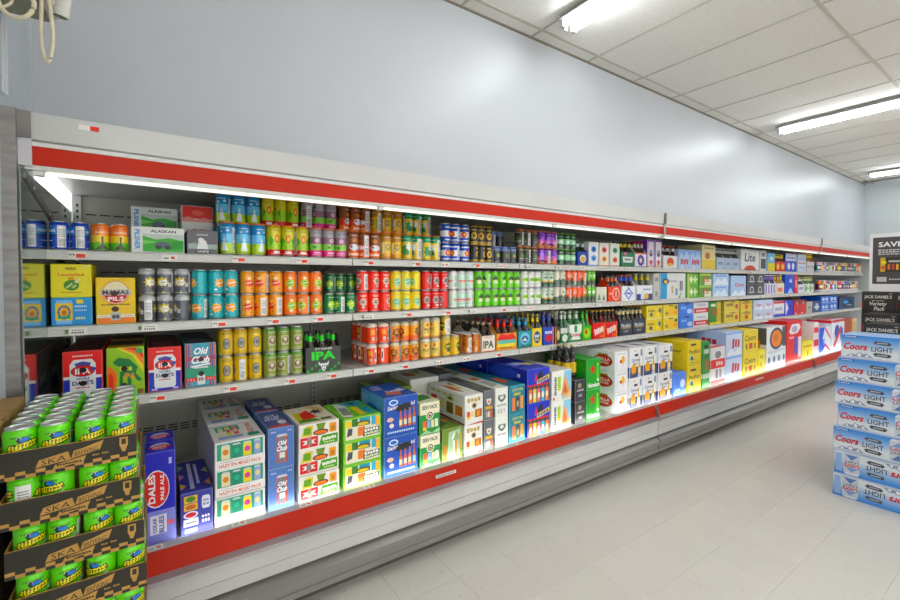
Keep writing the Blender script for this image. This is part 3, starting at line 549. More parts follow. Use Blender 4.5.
'plaid': ('plaid blue and red box with white script', '4fa0b8', [[R(x,0,x+.05,1,c) for x, c in ((0,'b04a4a'),(.08,'6a5a9a'),(.16,'c87a6a'),(.8,'b04a4a'),(.88,'6a5a9a'),(.95,'c87a6a'))], R(0,.6,1,.7,'a8506a'), R(0,.2,1,.44,'3f9a7a'), R(0,.12,1,.2,'d8403a'), T('Old', .5, .83, .46, .17, 'ffffff', 0, .04, .25), T('Chub', .5, .62, .62, .18, 'ffffff', 0, .04, .25), P([(.14,.48),(.8,.53),(.84,.5),(.2,.45)], 'ffffff'), E(.5,.63,.09,.055,'20201e'), R(.25,.42,.75,.46,'d8e0d8'), R(.38,.03,.64,.26,'e8e8e2'), E(.51,.29,.1,.06,'20201e'), LN(.42,.6,.12,3,'6a6a66',.08), [E(.08+.09*i,.16,.02,.018,'f6e8e0',6) for i in range(3)], [E(.74+.09*i,.16,.02,.018,'f6e8e0',6) for i in range(3)]], None, [R(0,0,1,1,'3a4048'), LN(.2,.8,.4,5,'b8c4c8',.1)]),
'yellow_small': ('small yellow box with lemon picture and script', 'ecd022', [R(0,0,1,.05,'f6eeb0'), R(0,.95,1,1,'f6eeb0'), R(0,0,.03,1,'f6eeb0'), T('Pacifico', .3, .62, .46, .2, '6a5a1c'), E(.28,.3,.1,.16,'4a6a7a'), E(.85,.6,.1,.2,'4a7a8a'), E(.72,.3,.12,.2,'f6e46a')], None, None),
'yellow_sun': ('small yellow box with large lemon slice', 'eed53a', [R(0,0,1,.05,'f6eeb0'), R(0,.95,1,1,'f6eeb0'), R(0,0,.03,1,'f6eeb0'), ST(.5,.45,.28,.36,10,'f6c81c',.8), E(.8,.35,.12,.16,'f0a03a'), E(.85,.75,.1,.14,'3a6a5a'), E(.2,.3,.1,.14,'8aa05a'), R(.35,.88,.65,.95,'2c2c24')], None, None),
'blue_small': ('small cornflower blue box with white flag', '4f80dc', [R(.1,.5,.5,.7,'8fb4f0'), E(.75,.3,.2,.2,'c8d8f4'), R(.4,.85,.7,.95,'20305c')], None, None),
'red_white_small': ('small white box with red band', 'e8e6ea', [R(0,.1,1,.5,'c83a40'), LN(.15,.85,.2,5,'f4e0e0',.16), LN(.2,.8,.7,5,'a8a8b8',.14)], None, None),
'green_xx': ('green box with red letters and yellow edge', '3a8a3c', [R(.6,0,1,1,'c8b42c'), T('XX', .45, .55, .6, .3, 'c8342c'), R(0,0,1,.1,'e4d84a'), R(.1,.8,.5,.92,'e8ecd8')], None, None),
'gold_small': ('small straw gold box with brown lettering', 'd9c468', [LN(.12,.6,.5,5,'6a4a2c',.25), E(.8,.45,.1,.24,'b8503a'), R(.4,.86,.7,.95,'3a3020')], None, None),
'gold_small2': ('small straw gold box with red shield', 'd8c05c', [E(.5,.4,.16,.26,'b8503a'), LN(.12,.88,.72,5,'6a4a2c',.14), R(.35,.88,.65,.96,'3a3020')], None, None),
'silver_bullet': ('small silver blue box with red script', 'c4d2e8', [T('Coors', .5, .5, .5, .34, 'c04a54', 0, .03, .2), P([(0,0),(.3,.4),(.5,.1),(.8,.4),(1,0)], 'e8eef6')], None, None),
'white_stripe': ('white box with blue foot and red top', 'e8eaf2', [R(0,0,1,.18,'3a50b8'), R(0,.84,1,1,'c83c4a'), LN(.15,.85,.4,4,'8a90c0',.2)], None, None),
'blue_tall': ('deep violet blue box with white side', '3238c0', [P([(.0,0),(.4,.5),(0,1)], 'e0e0f4'), E(.6,.6,.12,.12,'1c1c40')], None, None),
'crimson': ('crimson box with dark red top', 'c42a3a', [R(0,.72,1,1,'7a2430'), E(.5,.8,.2,.1,'d89a8a'), R(.1,.05,.5,.12,'f0d0d0')], None, None),
'grey_small': ('narrow stone grey box', 'b4b0a8', [LN(.2,.8,.4,3,'7a7870',.2)], None, None),
'navy_white': ('navy box with white bar emblem', '3a4a7a', [R(.3,.2,.7,.8,'c8d0e4'), R(.1,.4,.9,.55,'dce2f0')], None, None),
'blue_cube': ('bright blue box with white can pictures', '2f62c4', [E(.25,.6,.16,.24,'d8e4f8'), E(.65,.6,.16,.24,'d8e4f8'), R(.1,.1,.9,.24,'b8ccf0')], None, None),
'navy_tote': ('navy tote box with light blue emblem', '1f2c54', [R(.08,.08,.92,.92,'2c4a84'), R(.16,.16,.84,.84,'141c38'), ST(.42,.6,.26,.2,6,'4aa4e8'), R(.5,.3,.8,.36,'c8d4e0')], None, None),
'dales': ('tall violet blue box with red oval lettering', '2a2cb8', [R(0,0,1,.36,'8a8ed8'), E(.36,.6,.46,.21,'f0eef4'), E(.36,.6,.43,.195,'d82a28'), T('DALES', .2, .61, .32, .24, 'ffffff', PI/2), T('PALE ALE', .56, .61, .28, .13, 'ffffff', PI/2), R(.12,.1,.7,.31,'e8e8f6'), T('OSKAR', .28, .2, .17, .14, '4a4ca0', PI/2), T('BLUES', .52, .2, .19, .18, '4a4ca0', PI/2), R(.72,.18,.96,.23,'e0708a'), R(.8,.86,.9,.93,'c8ccf0')], None, [E(.5,.5,.36,.32,'c8d0f0'), E(.5,.42,.4,.18,'d83a3a'), LN(.25,.75,.36,6,'f4f4f8',.1)]),  # front art: lower band painted paler for the light falling there
'ob_mixed': ('navy blue variety box with coloured can labels', '3c3f9a', [R(.08,.76,.52,.94,'e0b42a'), E(.3,.85,.16,.07,'4a8a3a'), R(.08,.58,.52,.74,'f0b93a'), E(.3,.66,.18,.06,'b8702a'), E(.3,.47,.24,.09,'e8e8f2'), E(.3,.47,.18,.06,'d03a4a'), R(.06,.2,.54,.38,'f0f0f4'), LN(.14,.48,.26,5,'4a4a8a',.04), R(.1,.04,.5,.14,'a8d8b0'), P([(.66,.62),(.7,.56),(.9,.56),(.94,.62),(.94,.82),(.9,.88),(.7,.88),(.66,.82)], 'e4e6f4'), T('OSKAR', .8, .76, .2, .06, '3c3f9a'), T('BLUES', .8, .67, .2, .06, '3c3f9a'), LN(.66,.94,.34,3,'f0f0fa',.06), LN(.66,.94,.22,3,'f0f0fa',.08)], None, [P([(.0,.1),(.2,.2),(0,.3)], 'e8c03a'), P([(0,.4),(.2,.5),(0,.6)], 'e89ab0'), P([(1,.1),(.8,.2),(1,.3)], 'e8a03a'), P([(1,.5),(.8,.6),(1,.7)], 'd8e07a'), P([(0,.7),(.2,.8),(0,.9)], '8ac0a0'), R(.32,.08,.46,.92,'e8e8f4'), R(.56,.2,.66,.86,'e8e8f4')]),
'hazy_mixed': ('white and green mixed pack box with coral lettering', 'ecebe9', [R(.03,.34,.97,.97,'3f9a7c'), CANP(.2,.36,.17,.56,'e8dfb8','d88a3a'), CANP(.42,.36,.17,.56,'2f8a72','3fb08a'), CANP(.64,.36,.17,.56,'e8d83a','d0509a'), CANP(.85,.36,.14,.58,'9aacd8','e4d8a0'), R(.0,.0,1,.33,'f0efee'), T('HAZY IPA MIXED PACK', .5, .12, .86, .13, 'd8785c'), LN(.1,.7,.24,14,'c8a898',.03)], [R(0,0,1,1,'dedddb')], [R(.05,.1,.66,.9,'e4e4e0'), R(.1,.55,.6,.85,'3f9a7c'), CANP(.2,.3,.1,.5,'e8dfb8'), CANP(.35,.3,.1,.5,'e8d83a','d0509a'), CANP(.5,.3,.1,.5,'e0605a'), R(.1,.12,.6,.26,'8fa8d0'), T('HAZY IPA', .8, .5, .7, .12, 'd8785c', PI/2), R(.7,.1,.94,.26,'2f9a7c')]),
'chub_blue': ('slate blue box with picture of plaid can', '5878b4', [R(.3,.12,.76,.78,'b8584a'), [R(.32+.1*i,.14,.37+.1*i,.76,'3f8a9a') for i in range(4)], P([(.3,.78),(.76,.78),(.7,.84),(.36,.84)], 'c8ccd0'), T('Old', .53, .62, .34, .11, 'ffffff', 0, .03, .25), T('Chub', .53, .48, .42, .13, 'ffffff', 0, .03, .25), R(.42,.24,.64,.38,'e4e4e0'), LN(.08,.3,.9,4,'c8d4f0',.03), LN(.76,.94,.9,3,'c8d4f0',.03)], None, [R(0,0,1,1,'4a5a8c'), T('Old Chub', .45, .6, .6, .34, 'dfe6f2', 0, .03, .2), R(.1,.0,.9,.12,'c04a4a'), E(.7,.28,.18,.12,'e4e4ea')]),
'mish_red': ('white box with green and red can pictures', 'f0eee6', [R(.02,.06,.46,.48,'d42c2c'), ST(.24,.28,.2,.18,6,'f4e8e6',.5), R(.18,.14,.3,.42,'8a8478'), P([(.48,.06),(.98,.06),(.98,.46),(.56,.46)], '4f9a2c'), MK(9, .76, .3, .36, .14, 'f4f6e8', .12), LN(.62,.9,.12,5,'d8e8a0',.06), P([(.04,.52),(.14,.94),(.34,.94),(.3,.52)], 'dcc82a'), R(.1,.6,.28,.88,'6a9a2c'), R(.76,.54,.94,.92,'e8a02c'), R(.8,.6,.9,.8,'b8802c'), P([(.42,.98),(.66,.98),(.6,.7),(.46,.7)], '6a8a2c'), E(.53,.62,.2,.12,'4a3418'), E(.53,.61,.16,.08,'e07a1c')], [R(0,0,1,1,'e4e2da')], [R(.0,.0,1,1,'e8e0c8'), P([(.05,.1),(.5,.15),(.45,.6),(.1,.7)], 'c8c03a'), P([(.2,.2),(.6,.3),(.5,.75),(.25,.6)], 'd8402c'), P([(.05,.08),(.6,.1),(.5,.24),(.1,.24)], '4a8a2c'), ST(.7,.6,.2,.16,7,'3a3a30',.5), R(.62,.1,.9,.2,'3a4a2c'), P([(.5,.9),(.9,.6),(.95,.75),(.7,.95)], 'e0b87a')]),
'mish_green': ('lime edged box with teal and orange can pictures', '78c022', [R(.03,.05,.97,.95,'e8e4d0'), R(.04,.6,.2,.92,'e8cf2c'), R(.2,.62,.36,.96,'3a7a3a'), P([(.06,.2),(.2,.26),(.22,.56),(.1,.58)], '4a4c50'), R(.4,.6,.7,.96,'2f9ab0'), R(.74,.56,.86,.96,'4fa8c8'), R(.86,.5,.97,.92,'e8b42c'), R(.36,.16,.56,.56,'e0822c'), P([(.5,.1),(.96,.14),(.96,.46),(.52,.44)], '3a3c34'), MK(5, .74, .36, .4, .14, 'f2f4ee', .08), MK(8, .74, .21, .4, .12, 'dfe8c8', .08), E(.5,.72,.2,.12,'4a3a18'), E(.5,.7,.16,.08,'d8c02c')], [R(0,0,1,1,'6ab020')], [R(.06,.05,.94,.95,'6fb82a'), P([(.05,.1),(.3,.06),(.5,.9),(.2,.94)], 'e8ece6'), P([(.1,.2),(.34,.16),(.4,.6),(.2,.66)], '8a9088'), R(.5,.1,.68,.6,'e8d03a'), R(.7,.1,.94,.5,'3a9ab0'), P([(.3,.95),(.95,.95),(.9,.6),(.5,.7)], '2fa4c0'), P([(.5,.92),(.8,.9),(.7,.72)], '1c3a5c')]),
'saint_blue': ('royal blue box with four amber bottle pictures', '2352a8', [E(.26,.87,.14,.08,'d8e4f2'), E(.26,.87,.1,.05,'3a68b4'), T('Saint Arnold', .5, .76, .84, .1, 'f4eee0', .08, .02, .2), P([(.3,.66),(.4,.62),(.7,.62),(.82,.7),(.78,.8),(.6,.82),(.4,.78)], '14161c'), BOTP(.48,.2,.09,.44,'d8743a','f0d8a8'), BOTP(.62,.2,.09,.46,'d8643a','e8e0b0'), BOTP(.76,.2,.09,.48,'d87a4a','e8c890'), BOTP(.9,.2,.09,.5,'c86a3a','a8d8e8'), E(.16,.44,.1,.06,'e8b8a8'), E(.2,.28,.07,.06,'e8e0d8'), LN(.08,.92,.08,12,'c8d8f4',.05)], [R(0,.0,1,1,'6aa8dc'), R(0,0,.3,.9,'8fbfe8'), E(.5,.6,.24,.14,'3a6ab8'), E(.75,.4,.14,.1,'e8d8a8'), P([(.3,.1),(.5,.4),(.7,.1)], '4a6a5a'), R(.6,.1,.9,.3,'d8e8f4')], [T('Saint', .25, .7, .3, .2, 'e8c8d8'), T('Arnold', .6, .4, .6, .22, 'f4f0ec', .35), P([(.2,.2),(.6,.1),(.7,.3),(.3,.36)], 'c8705a'), E(.3,.84,.14,.08,'8fb0e0')]),
'sesh': ('green and cream box with round bear seal', '2f8a44', [R(0,.62,1,1,'ece6cc'), T('SESH PACK', .5, .84, .8, .12, '2c4a34'), E(.5,.58,.2,.14,'ece6cc'), E(.5,.58,.15,.105,'4a4434'), E(.5,.58,.1,.07,'ece6cc'), E(.5,.57,.06,.04,'4a4434'), R(.14,.18,.32,.42,'e86a24'), R(.36,.18,.52,.42,'8fa8d8'), R(.56,.18,.72,.42,'e4dca8'), R(.76,.18,.92,.44,'e8e4d4'), R(.14,.12,.32,.22,'e8c82c'), P([(0,0),(.3,.12),(.6,.02),(1,.14),(1,0)], 'a8d0a0')], [R(0,.62,1,1,'e8e2c8'), E(.5,.78,.3,.08,'4a4434'), E(.5,.3,.24,.1,'d8e0c0')], [R(0,0,1,1,'e6e0c8'), P([(.1,.1),(.9,.2),(.9,.5),(.2,.5)], '4a8a4a'), R(.2,.7,.8,.8,'7a7a5a')]),
'olive_hill': ('olive green box with pale mountain river picture', '6f8a3c', [P([(.2,0),(.3,.9),(.9,.95),(.85,0)], 'a8c4a0'), P([(.5,0),(.55,.4),(.45,.7),(.6,.9),(.75,.5),(.65,0)], 'dfe8dc'), R(.05,.04,.18,.5,'c8742c'), R(.62,.1,.72,.8,'c8823a'), R(.84,.3,.98,.8,'b8a03a'), P([(.5,.6),(.7,.9),(.9,.6)], '8aa87a')], [R(0,0,1,1,'5a7434'), P([(0,0),(.3,.5),(.6,.2),(1,.6),(1,0)], '8aa45a')], [P([(.1,.1),(.6,.2),(.5,.9),(.2,.8)], '3c4a24'), R(.6,.3,.9,.4,'d8742c')]),
'hazy_white': ('white box with gold lettering and bear seal', 'ecebe6', [MK(4, .5, .84, .78, .15, 'b8a464'), E(.5,.64,.17,.12,'f4efe0'), E(.5,.64,.14,.1,'a89868'), E(.5,.64,.08,.06,'3c3828'), R(.08,.26,.26,.46,'d8502c'), R(.3,.26,.5,.46,'e8d8a0'), R(.54,.22,.94,.5,'a8681c'), R(.66,.26,.8,.46,'e0942c'), R(.08,.2,.26,.28,'e0c83a'), P([(0,.0),(1,.06),(1,.0)], 'b83a3a')], [MK(4, .4, .86, .7, .12, 'c8bc8c'), R(.06,.3,.24,.68,'d8402c'), R(.06,.3,.24,.4,'e0c83a'), R(.3,.3,.48,.66,'e4d498'), R(.52,.22,.7,.62,'7a5a24'), R(.76,.26,.94,.6,'d8822c'), E(.62,.76,.12,.1,'d8cc8c'), E(.62,.76,.06,.05,'4a4434'), R(.04,.1,.4,.2,'a8b8d8'), P([(0,0),(1,0),(1,.05),(0,.1)], '9a2c34')], [P([(.1,.4),(.4,.2),(.5,.6),(.2,.8)], 'b86a2c'), E(.6,.5,.16,.12,'d8c88c'), P([(.5,.7),(.8,.6),(.9,.9)], 'a89a5c')]),
'grey_pack': ('dark grey box with white badge', '62686a', [P([(.2,.72),(.8,.72),(.7,.56),(.5,.5),(.3,.56)], 'd8d8d2'), E(.5,.62,.1,.05,'c8503a'), R(.1,.36,.9,.46,'d8a83c'), R(.14,.08,.36,.28,'a8a8a4'), R(.4,.08,.6,.28,'d8d4cc'), R(.66,.06,.9,.32,'d8603a')], None, [R(0,0,1,1,'5a5e58'), P([(.2,.2),(.8,.2),(.6,.8)], '8a8a80')]),
'day_pack': ('white day pack box with grey badge', 'e9ebe4', [P([(.22,.76),(.78,.76),(.84,.66),(.7,.56),(.5,.5),(.3,.56),(.16,.66)], '5c6c68'), P([(.3,.7),(.5,.74),(.7,.7),(.6,.6),(.4,.6)], 'd8dcd4'), T('DAY PACK', .5, .4, .76, .08, '4a5a58'), R(.14,.12,.3,.28,'a8d0c0'), R(.38,.12,.54,.28,'e0b0a0'), R(.62,.12,.78,.28,'b8c8e0')], [R(0,0,1,.3,'8a9890'), E(.5,.6,.2,.14,'c8ccc4')], [P([(.1,.1),(.9,.2),(.8,.5),(.2,.5)], 'a8b0a8'), R(.2,.6,.8,.8,'c87a4a')]),
'juicy': ('teal box with yellow lettering and orange cans', '1f7f92', [T('JUICY IPA', .52, .84, .72, .12, 'd8c83a'), MK(4, .5, .7, .44, .1, 'd8c83a'), R(.16,.1,.34,.58,'e8823a'), R(.42,.08,.62,.6,'4a4a3c'), E(.52,.34,.08,.12,'b8a87a'), R(.7,.14,.88,.6,'e89a2c'), LN(.2,.4,.94,3,'9ad0d8',.02)], [R(0,0,1,1,'1c7284'), R(.5,.4,.9,.6,'d8c83a')], [R(.0,.0,1,1,'2a7a84'), P([(.2,.2),(.8,.3),(.7,.6),(.3,.6)], 'd8682c')]),
'blue_variety': ('bright blue variety box with row of coloured bottles', '2433b0', [P([(.4,.62),(.5,.9),(.66,.94),(.7,.62)], '1a1420'), P([(.3,.6),(.36,.9),(.44,.7)], 'd84050'), P([(.4,.52),(1,.66),(1,.8),(.42,.66)], 'e8d02c'), MK(7, .7, .66, .5, .09, '2c3a9a', .22), R(0,.5,1,.54,'d83434'), R(0,0,1,.5,'3a3450'), [ [R(.04+.19*i,.0,.19+.19*i,.4,c), R(.08+.19*i,.4,.15+.19*i,.5,'8c4a2c'), E(.115+.19*i,.2,.06,.1,'f0e8c8')] for i, c in enumerate(('e07a2c','e8cf2c','e07a8a','3fb0d8','e8823a'))]], [R(0,.5,1,.54,'d83434'), MK(6, .6, .78, .5, .14, 'd8e0f8'), ST(.4,.78,.4,.2,10,'3a56cc',.9), [R(.06+.2*i,.02,.2+.2*i,.42,c) for i, c in enumerate(('e07a2c','e8cf2c','d84a3c','3fa06a'))]], [MK(6, .4, .5, .5, .24, 'd0d8f4'), R(.6,.3,.9,.5,'e0cc2c')]),
'beach': ('white box with lime text and sunny beach picture', 'eeeee8', [P([(.5,.0),(.62,.98),(1,.98),(1,0)], '9acbe0'), P([(.45,.1),(.62,.8),(.8,.6),(.95,.15)], 'e0a87a'), P([(.55,.2),(.66,.6),(.8,.2)], 'c8704a'), P([(.6,.0),(.98,.3),(.98,0)], 'e8cc9a'), R(.28,.35,.44,.8,'a8cf3a'), R(.3,.3,.42,.4,'e8d83a'), MK(8, .16, .5, .64, .12, '4a5a5a', PI/2), R(.04,.02,.12,.1,'d8503a')], [R(0,0,1,1,'e6e6da'), R(.6,.3,.9,.8,'d8d83a'), MK(8, .3, .5, .6, .14, '5a6a6a', PI/2)], [R(.2,.3,.6,.6,'e8dc5a')]),
'black_stout': ('small black box with gold harp emblem', '37373b', [E(.45,.74,.16,.11,'c8b088'), P([(.4,.66),(.5,.84),(.54,.68)], '37373b'), T('GUINNESS', .5, .52, .74, .09, 'dcdad4'), R(.3,.2,.7,.36,'7a7a80'), R(.34,.24,.66,.3,'b0b0b4')], [R(.0,.0,1,1,'2c2c30'), E(.5,.6,.2,.14,'8a7a5a')], None),
'green_red_star': ('bright green box with large red star', '1f9a3a', [ST(.42,.66,.24,.2,5,'d8281e',.42), T('Heineken', .5, .14, .86, .16, 'f4f6f0'), E(.8,.5,.1,.3,'6fc83a'), R(.76,.24,.9,.34,'e8ecd8'), E(.8,.82,.05,.05,'d8e04a')], [ST(.5,.58,.26,.14,5,'d8281e',.42), T('Heineken', .5, .16, .84, .16, 'f0f4ee')], [R(.2,.3,.8,.5,'2cb048')]),
'stella': ('white box with red oval crest on its side', 'f0f0f2', [R(.04,.04,.96,.96,'f4f4f6'), E(.62,.56,.14,.2,'e8bf3a'), R(.58,.2,.66,.4,'d8d8dc'), R(.36,.4,.52,.56,'c8403a'), LN(.1,.9,.86,8,'a8a8b0',.04), R(.1,.1,.14,.8,'d0d0d4')], [E(.76,.5,.2,.32,'8a6a3a'), E(.76,.5,.185,.28,'c42a2a'), T('STELLA', .76, .58, .29, .16, 'f6f0e6'), T('ARTOIS', .76, .4, .24, .12, 'f6f0e6'), R(.66,.78,.86,.86,'a8843a')], [P([(.2,.4),(.4,.3),(.5,.5),(.3,.6)], '9a9a9e'), P([(.5,.2),(.8,.3),(.7,.5)], 'b8b8bc')]),
'corona': ('white and navy box with gold bottle picture', 'eeeff1', [R(0,0,1,.36,'3a4470'), E(.3,.28,.2,.19,'e8a82c'), R(.2,.02,.4,.14,'3a4470'), BOTP(.74,.06,.2,.62,'e0b02c','f0e4b8'), R(.62,.0,.86,.1,'c8ccd8'), T('Corona', .42, .6, .62, .12, '5a6484', 0, .02), T('Extra', .42, .48, .34, .08, '7a84a0'), R(.36,.72,.64,.8,'3a2c20'), R(.82,.72,.96,.94,'8088a0'), E(.4,.9,.06,.03,'e0b060')], [R(0,0,1,.36,'3a4470'), T('Corona', .5, .66, .6, .14, '5a6484'), BOTP(.8,.06,.14,.6,'e0b02c','f0e4b8')], [P([(.1,.2),(.5,.1),(.5,.4),(.1,.5)], '5a6484'), R(.5,.6,.9,.7,'d8b04a')]),
'pacifico': ('large yellow box with script and life ring emblem', 'efd51c', [R(.2,.82,.6,.9,'2c2818'), T('Pacifico', .5, .58, .8, .16, '4a4a1c', 0, .02), E(.28,.32,.16,.13,'e4e8d8'), E(.28,.32,.11,.09,'3a6a8a'), P([(.28,.18),(.5,.28),(.3,.3)], '5a9a3c'), R(.03,.03,.97,.05,'b8a018'), R(.95,.03,.97,.97,'c8ae1a'), LN(.15,.85,.12,12,'8a7a1c',.03)], [R(.1,.1,.9,.9,'e6cc1c'), T('Pacifico', .5, .6, .7, .12, '5a561c')], [R(.1,.1,.9,.9,'e8ce1c')]),
'cornflower': ('low cornflower blue box beside yellow script box', '5a88e4', [R(.1,.2,.5,.3,'b8ccf4'), E(.7,.5,.2,.2,'dfe8fa')], None, None),
'green_dos': ('tall green box beside white and red box', '2f8f44', [R(.1,.74,.9,.84,'cfe0c8'), E(.6,.5,.3,.14,'a8702c'), R(0,.2,1,.3,'d8e8d8'), R(.2,.86,.7,.93,'1c1c18')], [R(0,.2,1,.3,'d8e8d8')], [R(.1,.1,.9,.9,'2a7f3c')]),
'bud_white': ('tall white box with bright red band', 'f0eef0', [R(0,.44,1,.68,'e2341e'), R(0,0,1,.12,'e4401f'), E(.5,.8,.22,.1,'8a8890'), MK(3, .62, .56, .5, .12, 'f4e0dc'), R(.34,.16,.5,.4,'8a8c94'), R(.6,.16,.76,.4,'a8aab2')], [R(0,.44,1,.68,'d82c1c'), R(0,0,1,.12,'e4401f')], [R(0,0,1,.2,'e04a3c')]),
'silver_mtn': ('light blue box with large red script number', 'cfdcf2', [MK(3, .6, .5, .5, .4, 'b83a44', 0, .02, .15), P([(0,0),(.3,.3),(.5,.1),(.8,.34),(1,0)], 'eef3fa'), R(0,.9,1,1,'8fb0e8')], [R(0,0,1,1,'b4ccf0'), MK(3, .6, .6, .4, .24, 'b83a44')], [R(.1,.2,.9,.8,'a8c4f0')]),
'banquet': ('pale gold box with brown script and red shield', 'e5cf58', [T('Coors', .45, .66, .76, .26, '5a3a1c', 0, .02, .2), R(.36,.16,.6,.42,'c04a30'), R(.12,.16,.24,.4,'8a6a3c'), R(.72,.16,.84,.4,'8a6a3c')], [R(.1,.6,.9,.72,'c86a4a'), LN(.2,.8,.8,5,'8a6a3c',.06)], [R(.2,.3,.8,.6,'dcc450')]),
'banquet2': ('narrow lemon yellow box behind gold box', 'e8dc4a', [LN(.2,.8,.6,3,'a8903a',.16), E(.4,.3,.2,.1,'c8903a')], None, None),
'lite_round': ('large white box with orange round seal and navy ring', 'e6e8ea', [E(.5,.72,.36,.27,'2c3658'), E(.5,.72,.28,.21,'e0892c'), E(.46,.74,.12,.09,'c8742c'), R(.8,.5,1,1,'4a4c50'), [CANP(.12+.26*i,.02,.16,.42,'e4e8f0','4a5a8a') for i in range(4)], P([(.0,.44),(.2,.36),(1,.4),(1,.46)], 'c8d0dc')], [R(0,.6,1,1,'5a5c60'), E(.5,.6,.3,.2,'e0892c')], [R(.1,.3,.9,.7,'b8bcc4')]),
'king_red': ('large red box with white crest banner', 'cf2028', [P([(.1,.74),(.3,.68),(.7,.7),(.92,.82),(.8,.92),(.3,.92)], 'e8e4e8'), E(.5,.8,.2,.08,'a8a8b8'), R(.5,.2,.7,.6,'2c56b8'), R(.76,.1,.98,.6,'e4e0e4'), LN(.15,.45,.58,4,'f4d8d8',.05)], [R(.1,.5,.9,.8,'e0d8dc')], [R(.1,.1,.9,.9,'c83038')]),
'yellow_card': ('small yellow box with red lettering', 'ece04a', [MK(7, .5, .72, .8, .12, 'c8702c'), P([(.4,.1),(.55,.5),(.65,.1)], 'b8702c'), R(.3,.1,.8,.14,'8a6a2c')], None, None),
'red_white_stack': ('narrow white box with red bars', 'ecdfe2', [R(0,.3,1,.5,'d83a3a'), R(0,.7,1,.86,'d83a3a')], None, None),
'ice_stripe': ('blue and white diagonal box with red streaks', 'e8ecf6', [P([(0,.2),(0,1),(.5,1),(.3,.6),(.55,.3),(.2,0),(0,0)], '2a5ad0'), P([(.5,.9),(1,.5),(1,.58),(.55,1)], 'd8343c'), P([(.5,.3),(1,0),(1,.1),(.55,.4)], 'd8343c'), P([(.3,.5),(.5,.6),(.4,.3)], '6a94e8')], [R(0,0,1,1,'3058c8')], None),
'pbr': ('white and blue box with red ribbon emblem', 'e4e8f2', [E(.4,.6,.2,.24,'2f50a8'), P([(.1,.2),(.7,.8),(.8,.7),(.2,.1)], 'd0303c'), E(.78,.5,.12,.24,'3a5ab0'), R(0,.92,1,1,'c83a44')], [E(.5,.6,.3,.2,'2f50a8'), R(0,.9,1,1,'c83a44')], [R(.1,.2,.9,.7,'d04a54')]),
'amber_box': ('rust brown box with cream side', 'a8502c', [R(.6,0,1,1,'d8c490'), R(.66,.1,.94,.9,'c8a86a'), E(.3,.3,.2,.2,'6a4aa0')], [R(.1,.2,.9,.8,'b86a3c')], None),
}
for k in ('ipa_flag', 'ipa_flag2'):
    d = BOX[k]; BOX[k] = (d[0], d[1], [R(0,0,1,.46,'2338b0'), R(0,.44,1,.5,'f2ecec'), P([(.2,.06),(.8,.06),(.84,.12),(.84,.74),(.74,.84),(.26,.84),(.16,.74),(.16,.12)], 'eceef0'), P([(.28,.76),(.5,.8),(.72,.76),(.68,.7),(.32,.7)], '4a4a9a'), E(.5,.6,.32,.12,'2c2a5c'), E(.5,.6,.31,.11,'d8281e'), T('IPA', .5, .595, .4, .12, 'ffffff'), T('DOUBLE', .5, .44, .34, .05, '4a5a8c'), T("DALE'S", .5, .355, .56, .09, '2c3478'), LN(.32,.68,.24,6,'c85a4a',.03), LN(.24,.78,.9,9,'f6d8d4',.03), E(.5,.62,.1,.055,'0c0c10'), E(.5,.345,.1,.055,'0c0c10'), E(.78,.63,.07,.04,'3a48a8'), R(.08,.02,.26,.06,'c8ccf0'), R(.74,.02,.92,.06,'c8ccf0')], [R(0,0,1,.46,'1e2e90'), R(0,.46,1,1,'7a2a50'), LN(.2,.8,.3,4,'e8e0e8',.2)], [R(0,0,1,1,'2a1416'), LN(.15,.85,.2,6,'a8242a',.2), LN(.15,.85,.6,6,'c8b0b0',.1)])
